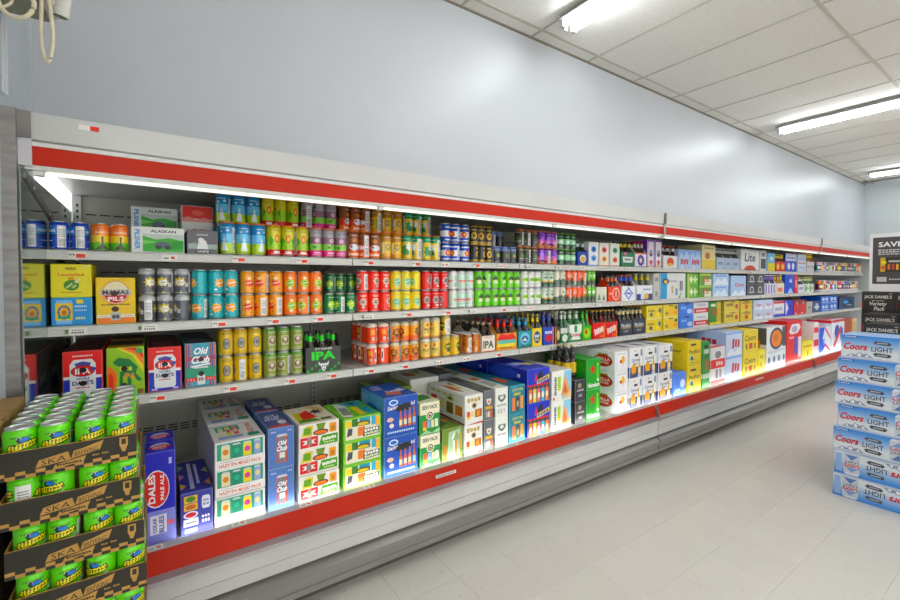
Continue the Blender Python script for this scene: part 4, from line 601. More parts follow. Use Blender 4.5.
KAR = {   # description, base colour, front art, glass, neck label, cap, body label
'blue_badge': ('blue six pack with gold seal', '2447a8', [E(.5,.5,.3,.3,'e8e8d8'), E(.5,.46,.2,.2,'e0b03a')], '2a4a34', 'dfe6ee', '3f8a3c', 'e0e0d0'),
'green_pils': ('dark green six pack with white banner', '3a7a5c', [P([(.15,.3),(.85,.3),(.9,.7),(.1,.7)], 'eef2ec'), R(.2,.8,.4,1,'d87a8a'), LN(.25,.75,.44,5,'4a6a5c',.14)], '2c2410', 'f0e23a', '3a3a2c', 'f0e24a'),
'white_star': ('white six pack with violet star seal', 'f2eef2', [R(0,.9,1,1,'e8855a'), R(0,0,1,.06,'5a3aa8'), E(.5,.48,.3,.38,'5a3aa0'), ST(.5,.48,.18,.24,6,'f4f0d8')], '4a2c14', 'e0d8d0', 'b83030', 'e8c83a'),
'white_red': ('white six pack with red and gold crest', 'eeeef0', [E(.5,.5,.24,.34,'d85a3c'), E(.5,.3,.14,.12,'e8c03a')], '3a1c18', 'f0e6e6', 'c03a3a', 'd84a4a'),
'grey_glass': ('pale blue six pack of clear bottles', 'bcc8dc', [LN(.2,.8,.4,4,'6a80b8',.24)], '5a5a54', 'd0d0d0', 'b8b8bc', 'c8c8cc'),
'red_yellow': ('red six pack with yellow tops', 'd8402c', [E(.5,.5,.3,.3,'f0d03a')], '7a4a14', 'f0d83a', 'e8d03a', 'e8c82c'),
'amber_glass': ('white six pack of amber bottles', 'd8d8d8', [LN(.2,.8,.4,4,'8a8a90',.24)], 'b8821c', 'e8c83a', 'e8d03a', 'e0b02c'),
'orange_crest': ('orange six pack with round white crest', 'e4552a', [E(.62,.5,.3,.42,'f4d8c8'), E(.62,.5,.24,.34,'dd4a24'), R(.58,.3,.66,.7,'f4e8e0'), LN(.08,.3,.45,2,'f4c8b0',.14)], '3a2418', 'e8875c', '3a2c28', '3a6aa8'),
'white_diamond': ('white six pack with blue lattice diamond', 'eff1f4', [ST(.5,.5,.34,.46,4,'7a8ccc',.7), ST(.5,.5,.22,.3,4,'eff1f4',.7), R(.34,.44,.66,.56,'4a5cb0')], '4a2418', '4a6ad8', 'c05a5a', '4a6ad0'),
'white_navy': ('white and navy six pack with gold badge', 'edeff4', [R(0,0,1,.42,'3c4884'), R(.26,.06,.5,.62,'dfe4f0'), E(.62,.26,.14,.2,'e8b02c'), LN(.4,.9,.66,4,'8090b8',.12)], '8a8a78', 'd8cc3a', 'c8c8b0', 'e0c83a'),
'purple_white': ('white six pack with violet bars', 'e8e4ee', [R(.1,.1,.3,.9,'5a3aa8'), R(.6,.1,.8,.9,'6a4ab0')], '4a3a6a', '8a6ac8', 'd8d8e0', 'e0dcf0'),
'yellow_bottle': ('white six pack of yellow bottles', 'e6e0d0', [R(.2,.2,.8,.6,'d87a5a')], 'd8a82c', 'f0d04a', 'e8c83a', 'e8c02c'),
'grey_white': ('grey six pack with blue lettering', 'dcdce4', [LN(.2,.8,.4,3,'5a5a9a',.3)], '5a4a3a', 'e0e0e4', 'b8b8c0', 'c8c8d8'),
'green_white': ('white six pack of green bottles', 'e4e6dc', [E(.3,.5,.2,.4,'3a9a4a'), LN(.55,.95,.4,3,'8a7a4a',.2)], '3a7a3a', 'd8d8a8', 'c8b84a', 'e0d8b0'),
'stone': ('charcoal six pack with green letters and horned emblem', '3a3d3a', [T('STONE', .5, .93, .5, .08, 'e8e8e4', 0, .01), T('IPA', .5, .66, .68, .34, '2fd03a', 0, .04), [ST(.06+.11*(i % 9), .06+.1*(i % 3)+.02*(i % 2), .05, .07, 5, '2cb84a', .4, i) for i in range(18)], R(0,0,1,.02,'2fb83c'), P([(.34,.44),(.42,.34),(.46,.36),(.5,.34),(.54,.36),(.58,.34),(.66,.44),(.64,.3),(.57,.24),(.56,.1),(.5,.02),(.44,.1),(.43,.24),(.36,.3)], 'dfe0e4'), E(.47,.24,.02,.03,'3a3a3c'), E(.53,.24,.02,.03,'3a3a3c'), R(.47,.1,.53,.14,'5a5a5e')], '2c1c10', '2fd03a', '1c1c1c', '3a7a3a'),
'cream_ipa': ('cream six pack with black letters', 'ece6d6', [T('IPA', .5, .46, .8, .46, '26241e'), LN(.2,.8,.86,6,'d88a8a',.08), R(0,0,1,.06,'b83a2c')], '3a1a14', '2c1c18', 'c8b48a', '8a3a34'),
'red_hot': ('red and yellow six pack with teal band', 'e0a02c', [P([(.0,.6),(.2,1),(.5,.9),(.8,1),(1,.6)], 'd8281e'), R(.06,.38,.94,.6,'6ab8a8'), R(.06,.2,.94,.38,'e8d83a'), LN(.2,.8,.08,5,'7a4a1c',.08)], '5a2018', 'd83c34', 'c03030', 'e8703a'),
'teal_peak': ('teal six pack with arched badge', '2f8fa4', [E(.5,.55,.36,.36,'8ac8d8'), E(.5,.5,.26,.22,'2a5a8a'), P([(.3,.4),(.5,.62),(.7,.4)], 'e8f0f0'), P([(0,0),(.3,.2),(.6,.08),(1,.22),(1,0)], '1f6a5a')], '2c3a40', '2f9ac8', '2f7aa8', '3a9ac8'),
'yellow_blue': ('yellow six pack with blue shield lettering', 'ead21c', [E(.5,.5,.36,.34,'22448c'), MK(4, .5, .56, .5, .18, 'e8ecf4'), MK(4, .5, .36, .44, .14, 'e8d03a')], '3a2c14', 'ead83a', 'd8c02c', '2a4a9a'),
'blue_red': ('blue six pack with red oval', '2a4cb4', [E(.5,.38,.34,.2,'c83444'), MK(5, .5, .7, .66, .16, 'e8eefa'), R(.88,0,1,1,'e0823a')], '2a2c5a', '3a50b0', '3a3a8a', '2a3a9a'),
'black_orange': ('black six pack with orange edge', '2c2a28', [R(0,0,.2,1,'e08a2c'), E(.6,.5,.3,.3,'d8c89a')], '1c1814', '5a5a5c', 'c8b088', '8a7a5a'),
'green_glass': ('dark green pack with white medallion', '2a7a3c', [E(.5,.5,.36,.4,'e8ece4')], '1a6a34', 'e0e6dc', 'd8dcd4', 'e0e8dc'),
'white_green': ('white six pack with green border and red script', 'f0f2ee', [R(0,0,1,.1,'2f7a3c'), P([(.36,.9),(.5,1),(.64,.9),(.6,.55),(.4,.55)], '2f9a48'), T('Grolsch', .5, .4, .8, .2, 'c8404a'), P([(0,0),(.2,.3),(0,.6)], '2f7a3c'), P([(1,0),(.8,.3),(1,.6)], '2f7a3c')], '1f8a3c', 'dfe8dc', 'c8ccc0', '2f9a4a'),
'green_lime': ('lime green six pack with red star', '55b436', [E(.5,.5,.4,.36,'a8d84a'), ST(.4,.6,.24,.24,5,'d03a2c')], '2c9a3a', '6ac83c', '3a9a3a', 'd8e8a8'),
'red_script': ('red six pack with slanted white script', 'd42c1e', [P([(.86,0),(1,0),(1,1),(.94,1)], 'e8862c'), MK(8, .5, .5, .76, .4, 'f6eae2', .3, .03, .2), E(.7,.14,.14,.06,'e88a3a')], '3a2010', '3c2816', 'c89a4a', '4a2c18'),
'navy_black': ('black six pack with silver lettering', '3a3d46', [T('Modelo', .5, .66, .74, .24, 'c8ccd8'), R(.16,.46,.84,.52,'c8a464'), LN(.3,.7,.2,4,'8a8ea0',.14)], '2a1c10', 'e0d0a0', '2c2c30', 'e4d8b4'),
}
SHELF_NAME = {1: 'on the top shelf', 2: 'on the second shelf', 3: 'on the third shelf', 4: 'on the bottom deck'}

# ------------------------------------------------------------------ builders for the stock
CACHE = {}
def lum(h): r, g, b, _ = lin(h); return .2*r+.7*g+.1*b
def blend(h, k, to=(236, 236, 230)): return ''.join('%02x' % int(int(h[i:i+2], 16)*(1-k)+to[i//2]*k) for i in (0, 2, 4))
def can_meshes(design, Rr, H, segs=20):
    key = (design, round(Rr, 3), round(H, 3))
    if key in CACHE: return CACHE[key]
    desc, bands, art, ring = CANS[design]
    b0, b1 = .06*H, .87*H
    prof = [(Rr*.70, 0), (Rr*.78, .003), (Rr*.97, b0*.8), (Rr, b0+.004)]; cols = ['c9cbcd', 'c9cbcd', bands[0][1]]
    last = b0+.004
    for up, c in bands:
        z = b0+(b1-b0)*up
        if z > last+.001: prof.append((Rr, z)); cols.append(c); last = z
    prof += [(Rr*.93, H*.925), (Rr*.85, H*.965)]; cols += [bands[-1][1], bands[-1][1]]
    body = MB().lathe(prof, segs, cols).mesh('can_body', M_CAN, True)
    lid = MB().lathe([(Rr*.85, H*.965), (Rr*.87, H*.985), (Rr*.86, H), (Rr*.82, H*.998), (Rr*.79, H*.975), (0.0001, H*.972)], segs).mesh('lid', M_LID, True)
    tab = MB().lathe([(.009, H*.974), (.009, H*.974+.0018), (.0001, H*.974+.0018)], 8, cx=0, cy=-.006).box(-.006, -.006, H*.974, .006, .012, H*.974+.0016).mesh('pull_tab', M_LID)
    span = math.radians(130)
    W = Rr*span; Hh = b1-b0
    def wrap(a0):
        def fn(s, t, off):
            a = -PI/2+a0+(s-W/2)/Rr; r = Rr+off+.0002
            return (r*math.cos(a), r*math.sin(a), b0+t)
        return fn
    lo = 'e8e8e0' if lum(bands[0][1]) < .3 else '4a4a44'; hi = 'e8e8e0' if lum(bands[-1][1]) < .3 else '4a4a44'
    full = art+[LN(.12, .88, .03, 9, lo, .022), LN(.22, .78, .925, 7, hi, .025)]
    label = art_mesh(full, W, Hh, wrap(0), M_CAN, Rr*.22)
    label2 = art_mesh(full, W, Hh, wrap(PI), M_CAN, Rr*.22)
    code = [R(.3, .04, .7, .96, 'e6e6e2')] + [R(.36, .1+.055*k, .64, .125+.055*k, '55565a') for k in range(6)] + [R(.36, .5+.07*k, .64, .53+.07*k, '8a8b8e') for k in range(5)]
    strip = art_mesh(code, W, Hh, wrap(PI/2), M_CAN, Rr*.22)
    rg = None
    if ring: rg = MB().lathe([(Rr*.9, H*.955), (Rr*.97, H*.96), (Rr*.97, H*1.0), (Rr*.72, H*1.003), (Rr*.72, H*.992)], segs, c=ring, cap=False).mesh('can_ring', M_PLASTIC, True)
    CACHE[key] = (body, lid, tab, label, label2, strip, rg); return CACHE[key]
def make_can(design, x, y, z, Rr, H, rz, label, group, detail=2, name=None):
    name = name or ('tall_can' if H > .133 else 'beer_can')
    body, lid, tab, lb, lb2, st, rg = can_meshes(design, Rr, H)
    o = link(name, body, None, (x, y, z), rz); tag(o, label, 'can', group)
    link('lid', lid, o)
    if detail >= 1:
        link('label_print', lb, o); link('barcode_strip', st, o)
        if rg: link('can_ring', rg, o)
    if detail >= 2: link('label_print', lb2, o)
    if detail >= 3: link('pull_tab', tab, o)
    return o
ROTS = [0, 0, .15, -.2, .3, -.35, .0, .6, -.6, -1.45, -1.2, 2.9, PI, 1.9]
def cans(design, s, x0, x1, h, o):
    n = o.get('n', 1); ncount = int(round(n)); rows = int(o.get('r', 1)); z = SH[s]
    pitch = (x1-x0)/n; Rr = min(pitch/2*.972, .0333); hh = min(h/rows, .1565)
    desc = CANS[design][0]; label = desc+' '+SHELF_NAME[s]; group = 'cans: '+desc
    yf = SF+.022+Rr
    def put(i, y, zz, d): make_can(design, x0+(i+.5)*pitch+random.uniform(-.0008, .0008), y, zz, Rr, hh, random.choice(ROTS), label, group, d)
    deep = int(o.get('deep', 1))
    if o.get('sb'):
        un = int(o.get('un', ncount)); u0 = o.get('u0', x0); u1 = o.get('u1', x1); up = (u1-u0)/un; yb = yf+4*Rr+.002
        for i in range(ncount): put(i, yf, z, 2)
        for i in range(un):
            for lv in (0, 1): make_can(design, u0+(i+.5)*up, yb, z+lv*(hh+.0005), min(Rr, up/2*.972), hh, random.choice(ROTS), label, group, 2 if lv else 0)
        return
    for r in range(rows):
        for k in range(deep):
            for i in range(ncount): put(i, yf+k*(2*Rr+.0015), z+r*(hh+.0003), 2 if k == 0 else (1 if (deep > 2 and k < deep) else 0))
    if o.get('un') and not o.get('sb'):
        for k in range(2): put(0, yf+k*(2*Rr+.0015), z+hh+.0003, 2)
def box_meshes(design, w, d, h):
    key = (design, round(w, 3), round(d, 3), round(h, 3))
    if key in CACHE: return CACHE[key]
    desc, base, fa, la, ta = BOX[design]
    body = MB().cbox(-w/2, 0, 0, w/2, d, h, .003, base, ec=blend(base, .35)).mesh('carton_body', M_CARTON)
    out = [body, [], []]
    e = .0032; W, D, Hh = w-2*e, d-2*e, h-2*e
    if fa: out[1].append(('front_print', art_mesh(fa, W, Hh, lambda s, t, k: (-W/2+s, -k, e+t), base=base)))
    side = la if la else [LN(.15, .85, .45, 5, base if base < '888888' else 'b8b8b4', .12)]
    if la: out[1].append(('side_print', art_mesh(la, D, Hh, lambda s, t, k: (-w/2-k, d-e-s, e+t))))
    if ta: out[1].append(('top_print', art_mesh(ta, W, D, lambda s, t, k: (-W/2+s, e+t, h+k))))
    # the taped seam of the lid flaps
    seam = MB().box(-w/2+.004, d/2-.0006, h, w/2-.004, d/2+.0006, h+.00012, '6a6a66').mesh('lid_seam', M_CARTON)
    out[2].append(('lid_seam', seam))
    CACHE[key] = out; return out
def make_box(design, x, y, z, w, d, h, label, group, rz=0, rear=False, name='beer_carton'):
    body, prints, seams = box_meshes(design, w, d, h)
    o = link(name, body, None, (x, y, z), rz); tag(o, short(label), 'box', group)
    for nm, me in prints:
        if rear and nm == 'front_print': continue
        link(nm, me, o)
    for nm, me in seams:
        if not any(p[0] == 'top_print' for p in prints): link(nm, me, o)
    return o
LEVEL = {1: [''], 2: [', bottom of stack', ', top of stack'], 3: [', bottom of stack', ', middle of stack', ', top of stack']}
def short(t):
    if len(t.split()) > 16: t = t.replace('on the ', 'on ')
    if len(t.split()) > 16: t = t.replace(' of stack', '')
    if len(t.split()) > 16: t = t.replace(' picture', '').replace(', raised', ' raised')
    if len(t.split()) > 16: t = t.replace(', behind its twin', ', rear one')
    if len(t.split()) > 16: t = t.replace(' with ', ', ', 1)
    if len(t.split()) > 16: print('LONG', t)
    return t
def boxes(design, s, x0, x1, h, o):
    z0 = SH.get(s, DECK); rows = int(o.get('r', 1)); d = o.get('d', .26); deep = int(o.get('deep', 1))
    desc = BOX[design][0]; yf = (SF+.022 if s < 4 else 2.034)+o.get('dy', 0)
    hh = h/rows; m = 2 if (x1-x0) > .44 and design not in ('lite_round', 'king_red', 'pacifico', 'navy_tote', 'ice_stripe', 'sea_white', 'white_lite', 'pbr', 'amber_box') else 1
    if s == 4:
        hh = h/rows
    w = (x1-x0)/m
    if o.get('top'): z0 += .1115
    if o.get('lift'):       # stands on the box in front or on hidden stock
        base = {'green_scene': .111, 'red_snow': .108}[design]; hh = h-base-.001
        make_box('green_scene' if design == 'green_scene' else 'grey_bear', (x0+x1)/2, yf, z0, w*.99, d, base, ('white box with green meadow picture' if design == 'green_scene' else 'grey box with white polar bear')+' in the back row on the top shelf', 'boxes: back row')
        z0 += base+.001; rows = 1
    for k in range(deep):
        for r in range(rows):
            for i in range(m):
                lb = desc+' '+SHELF_NAME[s]+LEVEL[rows][r]
                if k: lb = desc+', behind its twin '+SHELF_NAME[s]
                if o.get('lift'): lb = desc+', raised in back on the top shelf'
                if design == 'corona': lb = desc+' between white crest and yellow boxes'+LEVEL[rows][r] if k == 0 else desc+', second row on the bottom deck'
                hk = hh
                jx = random.uniform(-.002, .002) if s == 4 else 0; jy = random.uniform(0, .006)
                if o.get('off') and r == 1: jy -= .004; 
                make_box(design, x0+(i+.5)*w+jx, yf+k*(d+.006)+jy, z0+r*(hk+.0006), w*.975-.003, d, hk, lb, 'boxes: '+desc, rear=k > 0)
def bottle_meshes(design, Rr, H):
    key = ('b', design, round(Rr, 3), round(H, 3))
    if key in CACHE: return CACHE[key]
    glass, neck, cap, lab = KAR[design][3:7]
    gm = mat('bottle_glass_'+glass, glass, rough=.08, spec=.6, coat=.5, trans=.25, vary=.05)
    rn = Rr*.42
    g = MB().lathe([(Rr*.85, 0), (Rr, .006), (Rr, H*.52), (Rr*.93, H*.57), (rn*1.25, H*.71), (rn, H*.78), (rn*.92, H*.945), (rn*1.1, H*.95), (rn*1.1, H*.965)], 14).mesh('glass', gm, True)
    cp = MB().lathe([(rn*1.22, H*.945), (rn*1.25, H*.955), (rn*1.05, H*.997), (.0001, H)], 14, c=cap).mesh('cap', M_PLASTIC, True)
    nl = MB().lathe([(rn*1.13, H*.765), (rn*1.02, H*.80), (rn*.99, H*.9)], 14, c=neck, cap=False).mesh('neck_label', M_CARTON, True)
    bl = MB().lathe([(Rr+.0006, H*.14), (Rr+.0006, H*.47)], 14, c=lab, cap=False).mesh('body_label', M_CARTON, True)
    CACHE[key] = (g, cp, nl, bl); return CACHE[key]
def carrier(design, s, x0, x1, h, o):
    z = SH[s]; desc, base, fa = KAR[design][:3]; deep = int(o.get('deep', 1)); ch = h*o.get('ch', .56)
    wtot = x1-x0; npk = max(1, round(wtot/.2)) if wtot > .27 else 1; w = wtot/npk
    ncol = 3 if w > .15 else (2 if w > .08 else 1); nrow = 2 if ncol == 3 else 3
    Rr = min((w-.008)/ncol/2*.95, .0305); d = nrow*2*Rr/.95+.008
    t = .0018
    mkey = ('k', design, round(w, 3), round(h, 3))
    if mkey not in CACHE:
        ww = w*.97-.002
        mb = MB(); X = ww/2; pk = min(ch*1.45, h*.98)
        mb.box(-X, 0, 0, X, t, ch, base).box(-X, d-t, 0, X, d, ch, base).box(-X+t, t, 0, X-t, d-t, t, base)
        for sx in (-1, 1):      # sloped ends rising to the handle
            xa, xb = (-X, -X+t) if sx < 0 else (X-t, X)
            i = len(mb.v); prof = [(t, 0), (d-t, 0), (d-t, ch), (d*.62, pk), (d*.38, pk), (t, ch)]
            mb.prism_x(prof, xa, xb, base)
        if ncol > 1: mb.box(-X+t, d/2-.001, t, X-t, d/2+.001, min(pk, ch*1.05), base)
        body = mb.mesh('carrier_body', M_CARTON)
        fr = art_mesh(fa, ww, ch, lambda a, b, k: (-X+a, -k, b), base=base) if fa else None
        sd = art_mesh([R(.1, .2, .9, .3, 'b8b8b4' if base < '888888' else '8a8a88'), LN(.2, .8, .5, 4, 'd8d8d4' if base < '888888' else '7a7a78', .18)], d-.004, ch, lambda a, b, k: (-X-k, d-.002-a, b))
        CACHE[mkey] = (body, fr, sd)
    body, fr, sd = CACHE[mkey]
    for k in range(deep):
        for p in range(npk):
            xc = x0+(p+.5)*w; y = SF+.024+k*(d+.008)
            c = link('bottle_carrier', body, None, (xc, y, z)); where = SHELF_NAME[s]
            tag(c, desc+' of bottles '+where+(', behind another' if k else ''), 'six pack', 'carriers: '+desc)
            if fr: link('front_print', fr, c)
            link('side_print', sd, c)
            g, cp, nl, bl = bottle_meshes(design, Rr, h-.003)
            for a in range(ncol):
                for b in range(nrow):
                    if nrow == 3 and b == 1 and ncol > 1 and k: continue
                    bx = xc+(a-(ncol-1)/2)*(w*.97-.002-2*t-2*Rr-.001)/max(1, ncol-1) if ncol > 1 else xc
                    yy = y+t+.001+Rr+b*(d-2*t-2*Rr-.002)/(nrow-1)
                    q = link('beer_bottle', g, None, (bx, yy, z+.002), random.uniform(0, 6)); tag(q, 'bottle standing in the '+desc+(', back row' if k else ''), 'bottle', 'bottles: '+desc)
                    link('cap', cp, q); link('neck_label', nl, q)
                    if b == 0 and k == 0: link('body_label', bl, q)
STOCK = [
('c', 'blue12', 1, -0.321, -0.197, 0.114, {'n': 2}),
('c', 'sunset12', 1, -0.195, -0.067, 0.115, {'n': 2}),
('b', 'green_scene', 1, -0.065, 0.134, 0.111, {'d': 0.2}),
('b', 'green_scene', 1, -0.071, 0.123, 0.233, {'dy': 0.28, 'lift': 1, 'd': 0.2}),
('b', 'grey_bear', 1, 0.138, 0.265, 0.108, {'d': 0.2}),
('b', 'red_snow', 1, 0.129, 0.269, 0.246, {'dy': 0.2, 'lift': 1, 'd': 0.2}),
('c', 'bluelime', 1, 0.273, 0.475, 0.156, {'n': 3, 'sb': 1, 'u0': 0.271, 'u1': 0.479}),
('c', 'redlime', 1, 0.48, 0.686, 0.157, {'n': 3, 'sb': 1, 'u0': 0.484, 'u1': 0.676}),
('c', 'pinkgrey', 1, 0.69, 0.892, 0.157, {'n': 3, 'sb': 1, 'u0': 0.684, 'u1': 0.884}),
('c', 'orangefish', 1, 0.898, 1.092, 0.157, {'n': 3, 'sb': 1, 'u0': 0.893, 'u1': 1.091}),
('c', 'gold', 1, 1.095, 1.231, 0.156, {'n': 2, 'sb': 1, 'un': 3, 'u0': 1.097, 'u1': 1.308}),
('c', 'leaf', 1, 1.235, 1.504, 0.156, {'n': 4, 'sb': 1, 'un': 3, 'u0': 1.313, 'u1': 1.519}),
('c', 'flag', 1, 1.508, 1.732, 0.241, {'n': 3, 'r': 2}),
('c', 'blackgold', 1, 1.741, 1.921, 0.239, {'n': 3, 'r': 2}),
('c', 'charcoal', 1, 1.925, 2.149, 0.114, {'n': 3, 'sb': 1}),
('c', 'darkorange', 1, 2.152, 2.358, 0.244, {'n': 3, 'r': 2}),
('c', 'purple', 1, 2.363, 2.568, 0.245, {'n': 3, 'r': 2}),
('c', 'mintblack', 1, 2.576, 2.779, 0.242, {'n': 3, 'r': 2}),
('k', 'blue_badge', 1, 2.782, 2.917, 0.195, {'d': 0.13}),
('b', 'white_blue', 1, 2.923, 3.052, 0.196, {}),
('b', 'white_amber', 1, 3.061, 3.192, 0.196, {}),
('b', 'white_teal', 1, 3.199, 3.335, 0.197, {}),
('k', 'green_pils', 1, 3.354, 3.553, 0.226, {'d': 0.13}),
('k', 'white_star', 1, 3.561, 3.742, 0.232, {'d': 0.13}),
('b', 'violet_tall', 1, 3.75, 3.873, 0.255, {}),
('b', 'violet_tall', 1, 3.881, 4.009, 0.257, {}),
('k', 'white_red', 1, 4.018, 4.279, 0.215, {'d': 0.13}),
('b', 'ice_blue', 1, 4.298, 4.745, 0.192, {}),
('b', 'cream_box', 1, 4.76, 5.062, 0.259, {}),
('k', 'grey_glass', 1, 5.085, 5.646, 0.238, {'d': 0.13}),
('b', 'white_lite', 1, 5.685, 6.199, 0.253, {}),
('b', 'white_black', 1, 6.213, 6.409, 0.254, {}),
('b', 'sky_yellow', 1, 6.439, 6.677, 0.231, {}),
('k', 'red_yellow', 1, 6.693, 7.011, 0.227, {'d': 0.13}),
('b', 'royal_white', 1, 7.029, 7.425, 0.245, {}),
('b', 'pale_blue', 1, 7.463, 7.793, 0.251, {}),
('k', 'amber_glass', 1, 7.813, 8.123, 0.275, {'d': 0.13}),
('c', 'mix_a', 1, 8.318, 8.867, 0.181, {'n': 5}),
('c', 'mix_b', 1, 8.915, 9.523, 0.188, {'n': 5}),
('c', 'mix_c', 1, 9.577, 10.136, 0.195, {'n': 5}),
('c', 'mix_d', 1, 10.195, 10.747, 0.201, {'n': 5}),
('b', 'yellow_hop', 2, -0.318, -0.188, 0.132, {'d': 0.22, 'top': 1}),
('b', 'blue_sun', 2, -0.318, -0.188, 0.111, {'d': 0.22}),
('b', 'mama', 2, -0.183, -0.046, 0.191, {'d': 0.22}),
('c', 'grey12', 2, -0.041, 0.152, 0.229, {'n': 3, 'r': 2}),
('c', 'teal12', 2, 0.156, 0.351, 0.227, {'n': 3, 'r': 2}),
('c', 'amber12', 2, 0.357, 0.554, 0.225, {'n': 3, 'r': 2}),
('c', 'orange12', 2, 0.558, 0.755, 0.225, {'n': 3, 'r': 2}),
('c', 'forest12', 2, 0.76, 0.94, 0.108, {'n': 3, 'sb': 1, 'un': 3, 'u0': 0.811, 'u1': 0.993}),
('c', 'flame12', 2, 0.95, 1.154, 0.233, {'n': 3, 'r': 2}),
('c', 'lemon12', 2, 1.158, 1.358, 0.236, {'n': 3, 'r': 2}),
('c', 'red12', 2, 1.366, 1.561, 0.236, {'n': 3, 'r': 2}),
('c', 'mint12', 2, 1.567, 1.766, 0.239, {'n': 3, 'r': 2}),
('c', 'lime12', 2, 1.774, 2.186, 0.241, {'n': 6, 'r': 2}),
('c', 'white12', 2, 2.194, 2.394, 0.244, {'n': 3, 'r': 2}),
('c', 'sage12', 2, 2.402, 2.529, 0.25, {'n': 2, 'r': 2}),
('c', 'cream12', 2, 2.535, 2.665, 0.256, {'n': 2, 'r': 2}),
('c', 'tangerine12', 2, 2.671, 2.912, 0.259, {'n': 4, 'r': 2}),
('c', 'grass12', 2, 2.918, 3.023, 0.262, {'n': 2, 'r': 2}),
('b', 'cream_tray', 2, 3.026, 3.165, 0.124, {'d': 0.2}),
('k', 'orange_crest', 2, 3.179, 3.354, 0.224, {'d': 0.13}),
('k', 'white_diamond', 2, 3.364, 3.576, 0.229, {'d': 0.13}),
('k', 'white_navy', 2, 3.587, 3.848, 0.239, {'d': 0.13}),
('b', 'silver_box', 2, 3.86, 3.957, 0.245, {}),
('b', 'sea_white', 2, 3.975, 4.451, 0.251, {}),
('b', 'lime_x', 2, 4.471, 4.703, 0.251, {'r': 2}),
('b', 'red_x', 2, 4.718, 4.983, 0.253, {'r': 2}),
('b', 'icy_small', 2, 5.006, 5.381, 0.253, {'r': 2}),
('b', 'frost_red', 2, 5.43, 5.832, 0.233, {}),
('b', 'black_crest', 2, 5.873, 6.348, 0.259, {'r': 2}),
('k', 'purple_white', 2, 6.378, 6.709, 0.249, {'d': 0.13}),
('k', 'yellow_bottle', 2, 6.725, 6.994, 0.25, {'d': 0.13}),
('b', 'royal_blue', 2, 7.029, 7.351, 0.268, {}),
('b', 'red_stripe', 2, 7.369, 7.482, 0.26, {}),
('k', 'grey_white', 2, 7.501, 7.733, 0.217, {'d': 0.13}),
('k', 'green_white', 2, 7.753, 8.123, 0.228, {'d': 0.13}),
('c', 'mix_e', 2, 8.406, 8.772, 0.195, {'n': 4}),
('c', 'mix_f', 2, 8.819, 9.262, 0.19, {'n': 4}),
('c', 'mix_g', 2, 9.314, 9.74, 0.185, {'n': 4}),
('c', 'mix_h', 2, 9.795, 10.374, 0.178, {'n': 4}),
('b', 'ipa_flag', 3, -0.289, -0.158, 0.2, {'d': 0.24, 'deep': 2}),
('b', 'dino', 3, -0.153, -0.019, 0.203, {'d': 0.24, 'deep': 2}),
('b', 'ipa_flag2', 3, -0.013, 0.116, 0.192, {'d': 0.24, 'deep': 2}),
('b', 'plaid', 3, 0.123, 0.253, 0.198, {'d': 0.24, 'deep': 2}),
('c', 'yellowtin', 3, 0.262, 0.452, 0.253, {'n': 3, 'r': 2, 'deep': 2}),
('c', 'olive', 3, 0.457, 0.652, 0.248, {'n': 3, 'r': 2, 'deep': 2}),
('k', 'stone', 3, 0.655, 0.848, 0.212, {'d': 0.14, 'ch': 0.62}),
('c', 'tiki', 3, 1.0, 1.149, 0.238, {'n': 2, 'r': 2, 'deep': 4}),
('c', 'tikiamber', 3, 1.152, 1.344, 0.237, {'n': 3, 'r': 2, 'deep': 3}),
('c', 'creamcan', 3, 1.356, 1.504, 0.251, {'n': 2, 'r': 2, 'deep': 2}),
('c', 'yellowgreen', 3, 1.512, 1.683, 0.132, {'n': 2.5, 'un': 1, 'deep': 3}),
('c', 'copper', 3, 1.688, 1.815, 0.13, {'n': 2, 'deep': 3}),
('k', 'cream_ipa', 3, 1.818, 1.935, 0.195, {'d': 0.13, 'deep': 2}),
('k', 'red_hot', 3, 1.944, 2.138, 0.206, {'d': 0.13, 'deep': 2}),
('k', 'teal_peak', 3, 2.148, 2.281, 0.211, {'d': 0.13, 'deep': 2}),
('k', 'yellow_blue', 3, 2.286, 2.389, 0.234, {'d': 0.13, 'deep': 2}),
('k', 'blue_red', 3, 2.4, 2.518, 0.236, {'d': 0.13}),
('k', 'black_orange', 3, 2.529, 2.59, 0.231, {'d': 0.13}),
('k', 'green_glass', 3, 2.596, 2.687, 0.239, {'d': 0.13, 'ch': 0.3}),
('k', 'white_green', 3, 2.693, 2.843, 0.237, {'d': 0.13}),
('k', 'green_lime', 3, 2.849, 2.961, 0.231, {'d': 0.13, 'ch': 0.5}),
('k', 'red_script', 3, 2.974, 3.311, 0.235, {'d': 0.13}),
('k', 'navy_black', 3, 3.339, 3.734, 0.238, {'d': 0.13}),
('b', 'yellow_small', 3, 3.75, 4.018, 0.248, {'r': 2}),
('b', 'yellow_sun', 3, 4.035, 4.307, 0.249, {'r': 2}),
('b', 'blue_small', 3, 4.326, 4.6, 0.256, {'r': 2}),
('b', 'red_white_small', 3, 4.61, 4.928, 0.254, {'r': 2}),
('b', 'green_xx', 3, 4.939, 5.201, 0.251, {}),
('b', 'gold_small', 3, 5.284, 5.672, 0.25, {'r': 2}),
('b', 'gold_small2', 3, 5.693, 6.012, 0.24, {'r': 2}),
('b', 'silver_bullet', 3, 6.04, 6.628, 0.239, {'r': 2}),
('b', 'white_stripe', 3, 6.644, 7.011, 0.213, {}),
('b', 'blue_tall', 3, 7.046, 7.332, 0.211, {}),
('b', 'crimson', 3, 7.369, 7.833, 0.201, {}),
('b', 'grey_small', 3, 7.862, 8.102, 0.17, {}),
('b', 'navy_white', 3, 8.136, 8.429, 0.171, {}),
('b', 'blue_cube', 3, 8.46, 9.269, 0.236, {'r': 2}),
('b', 'navy_tote', 3, 9.346, 10.179, 0.195, {}),
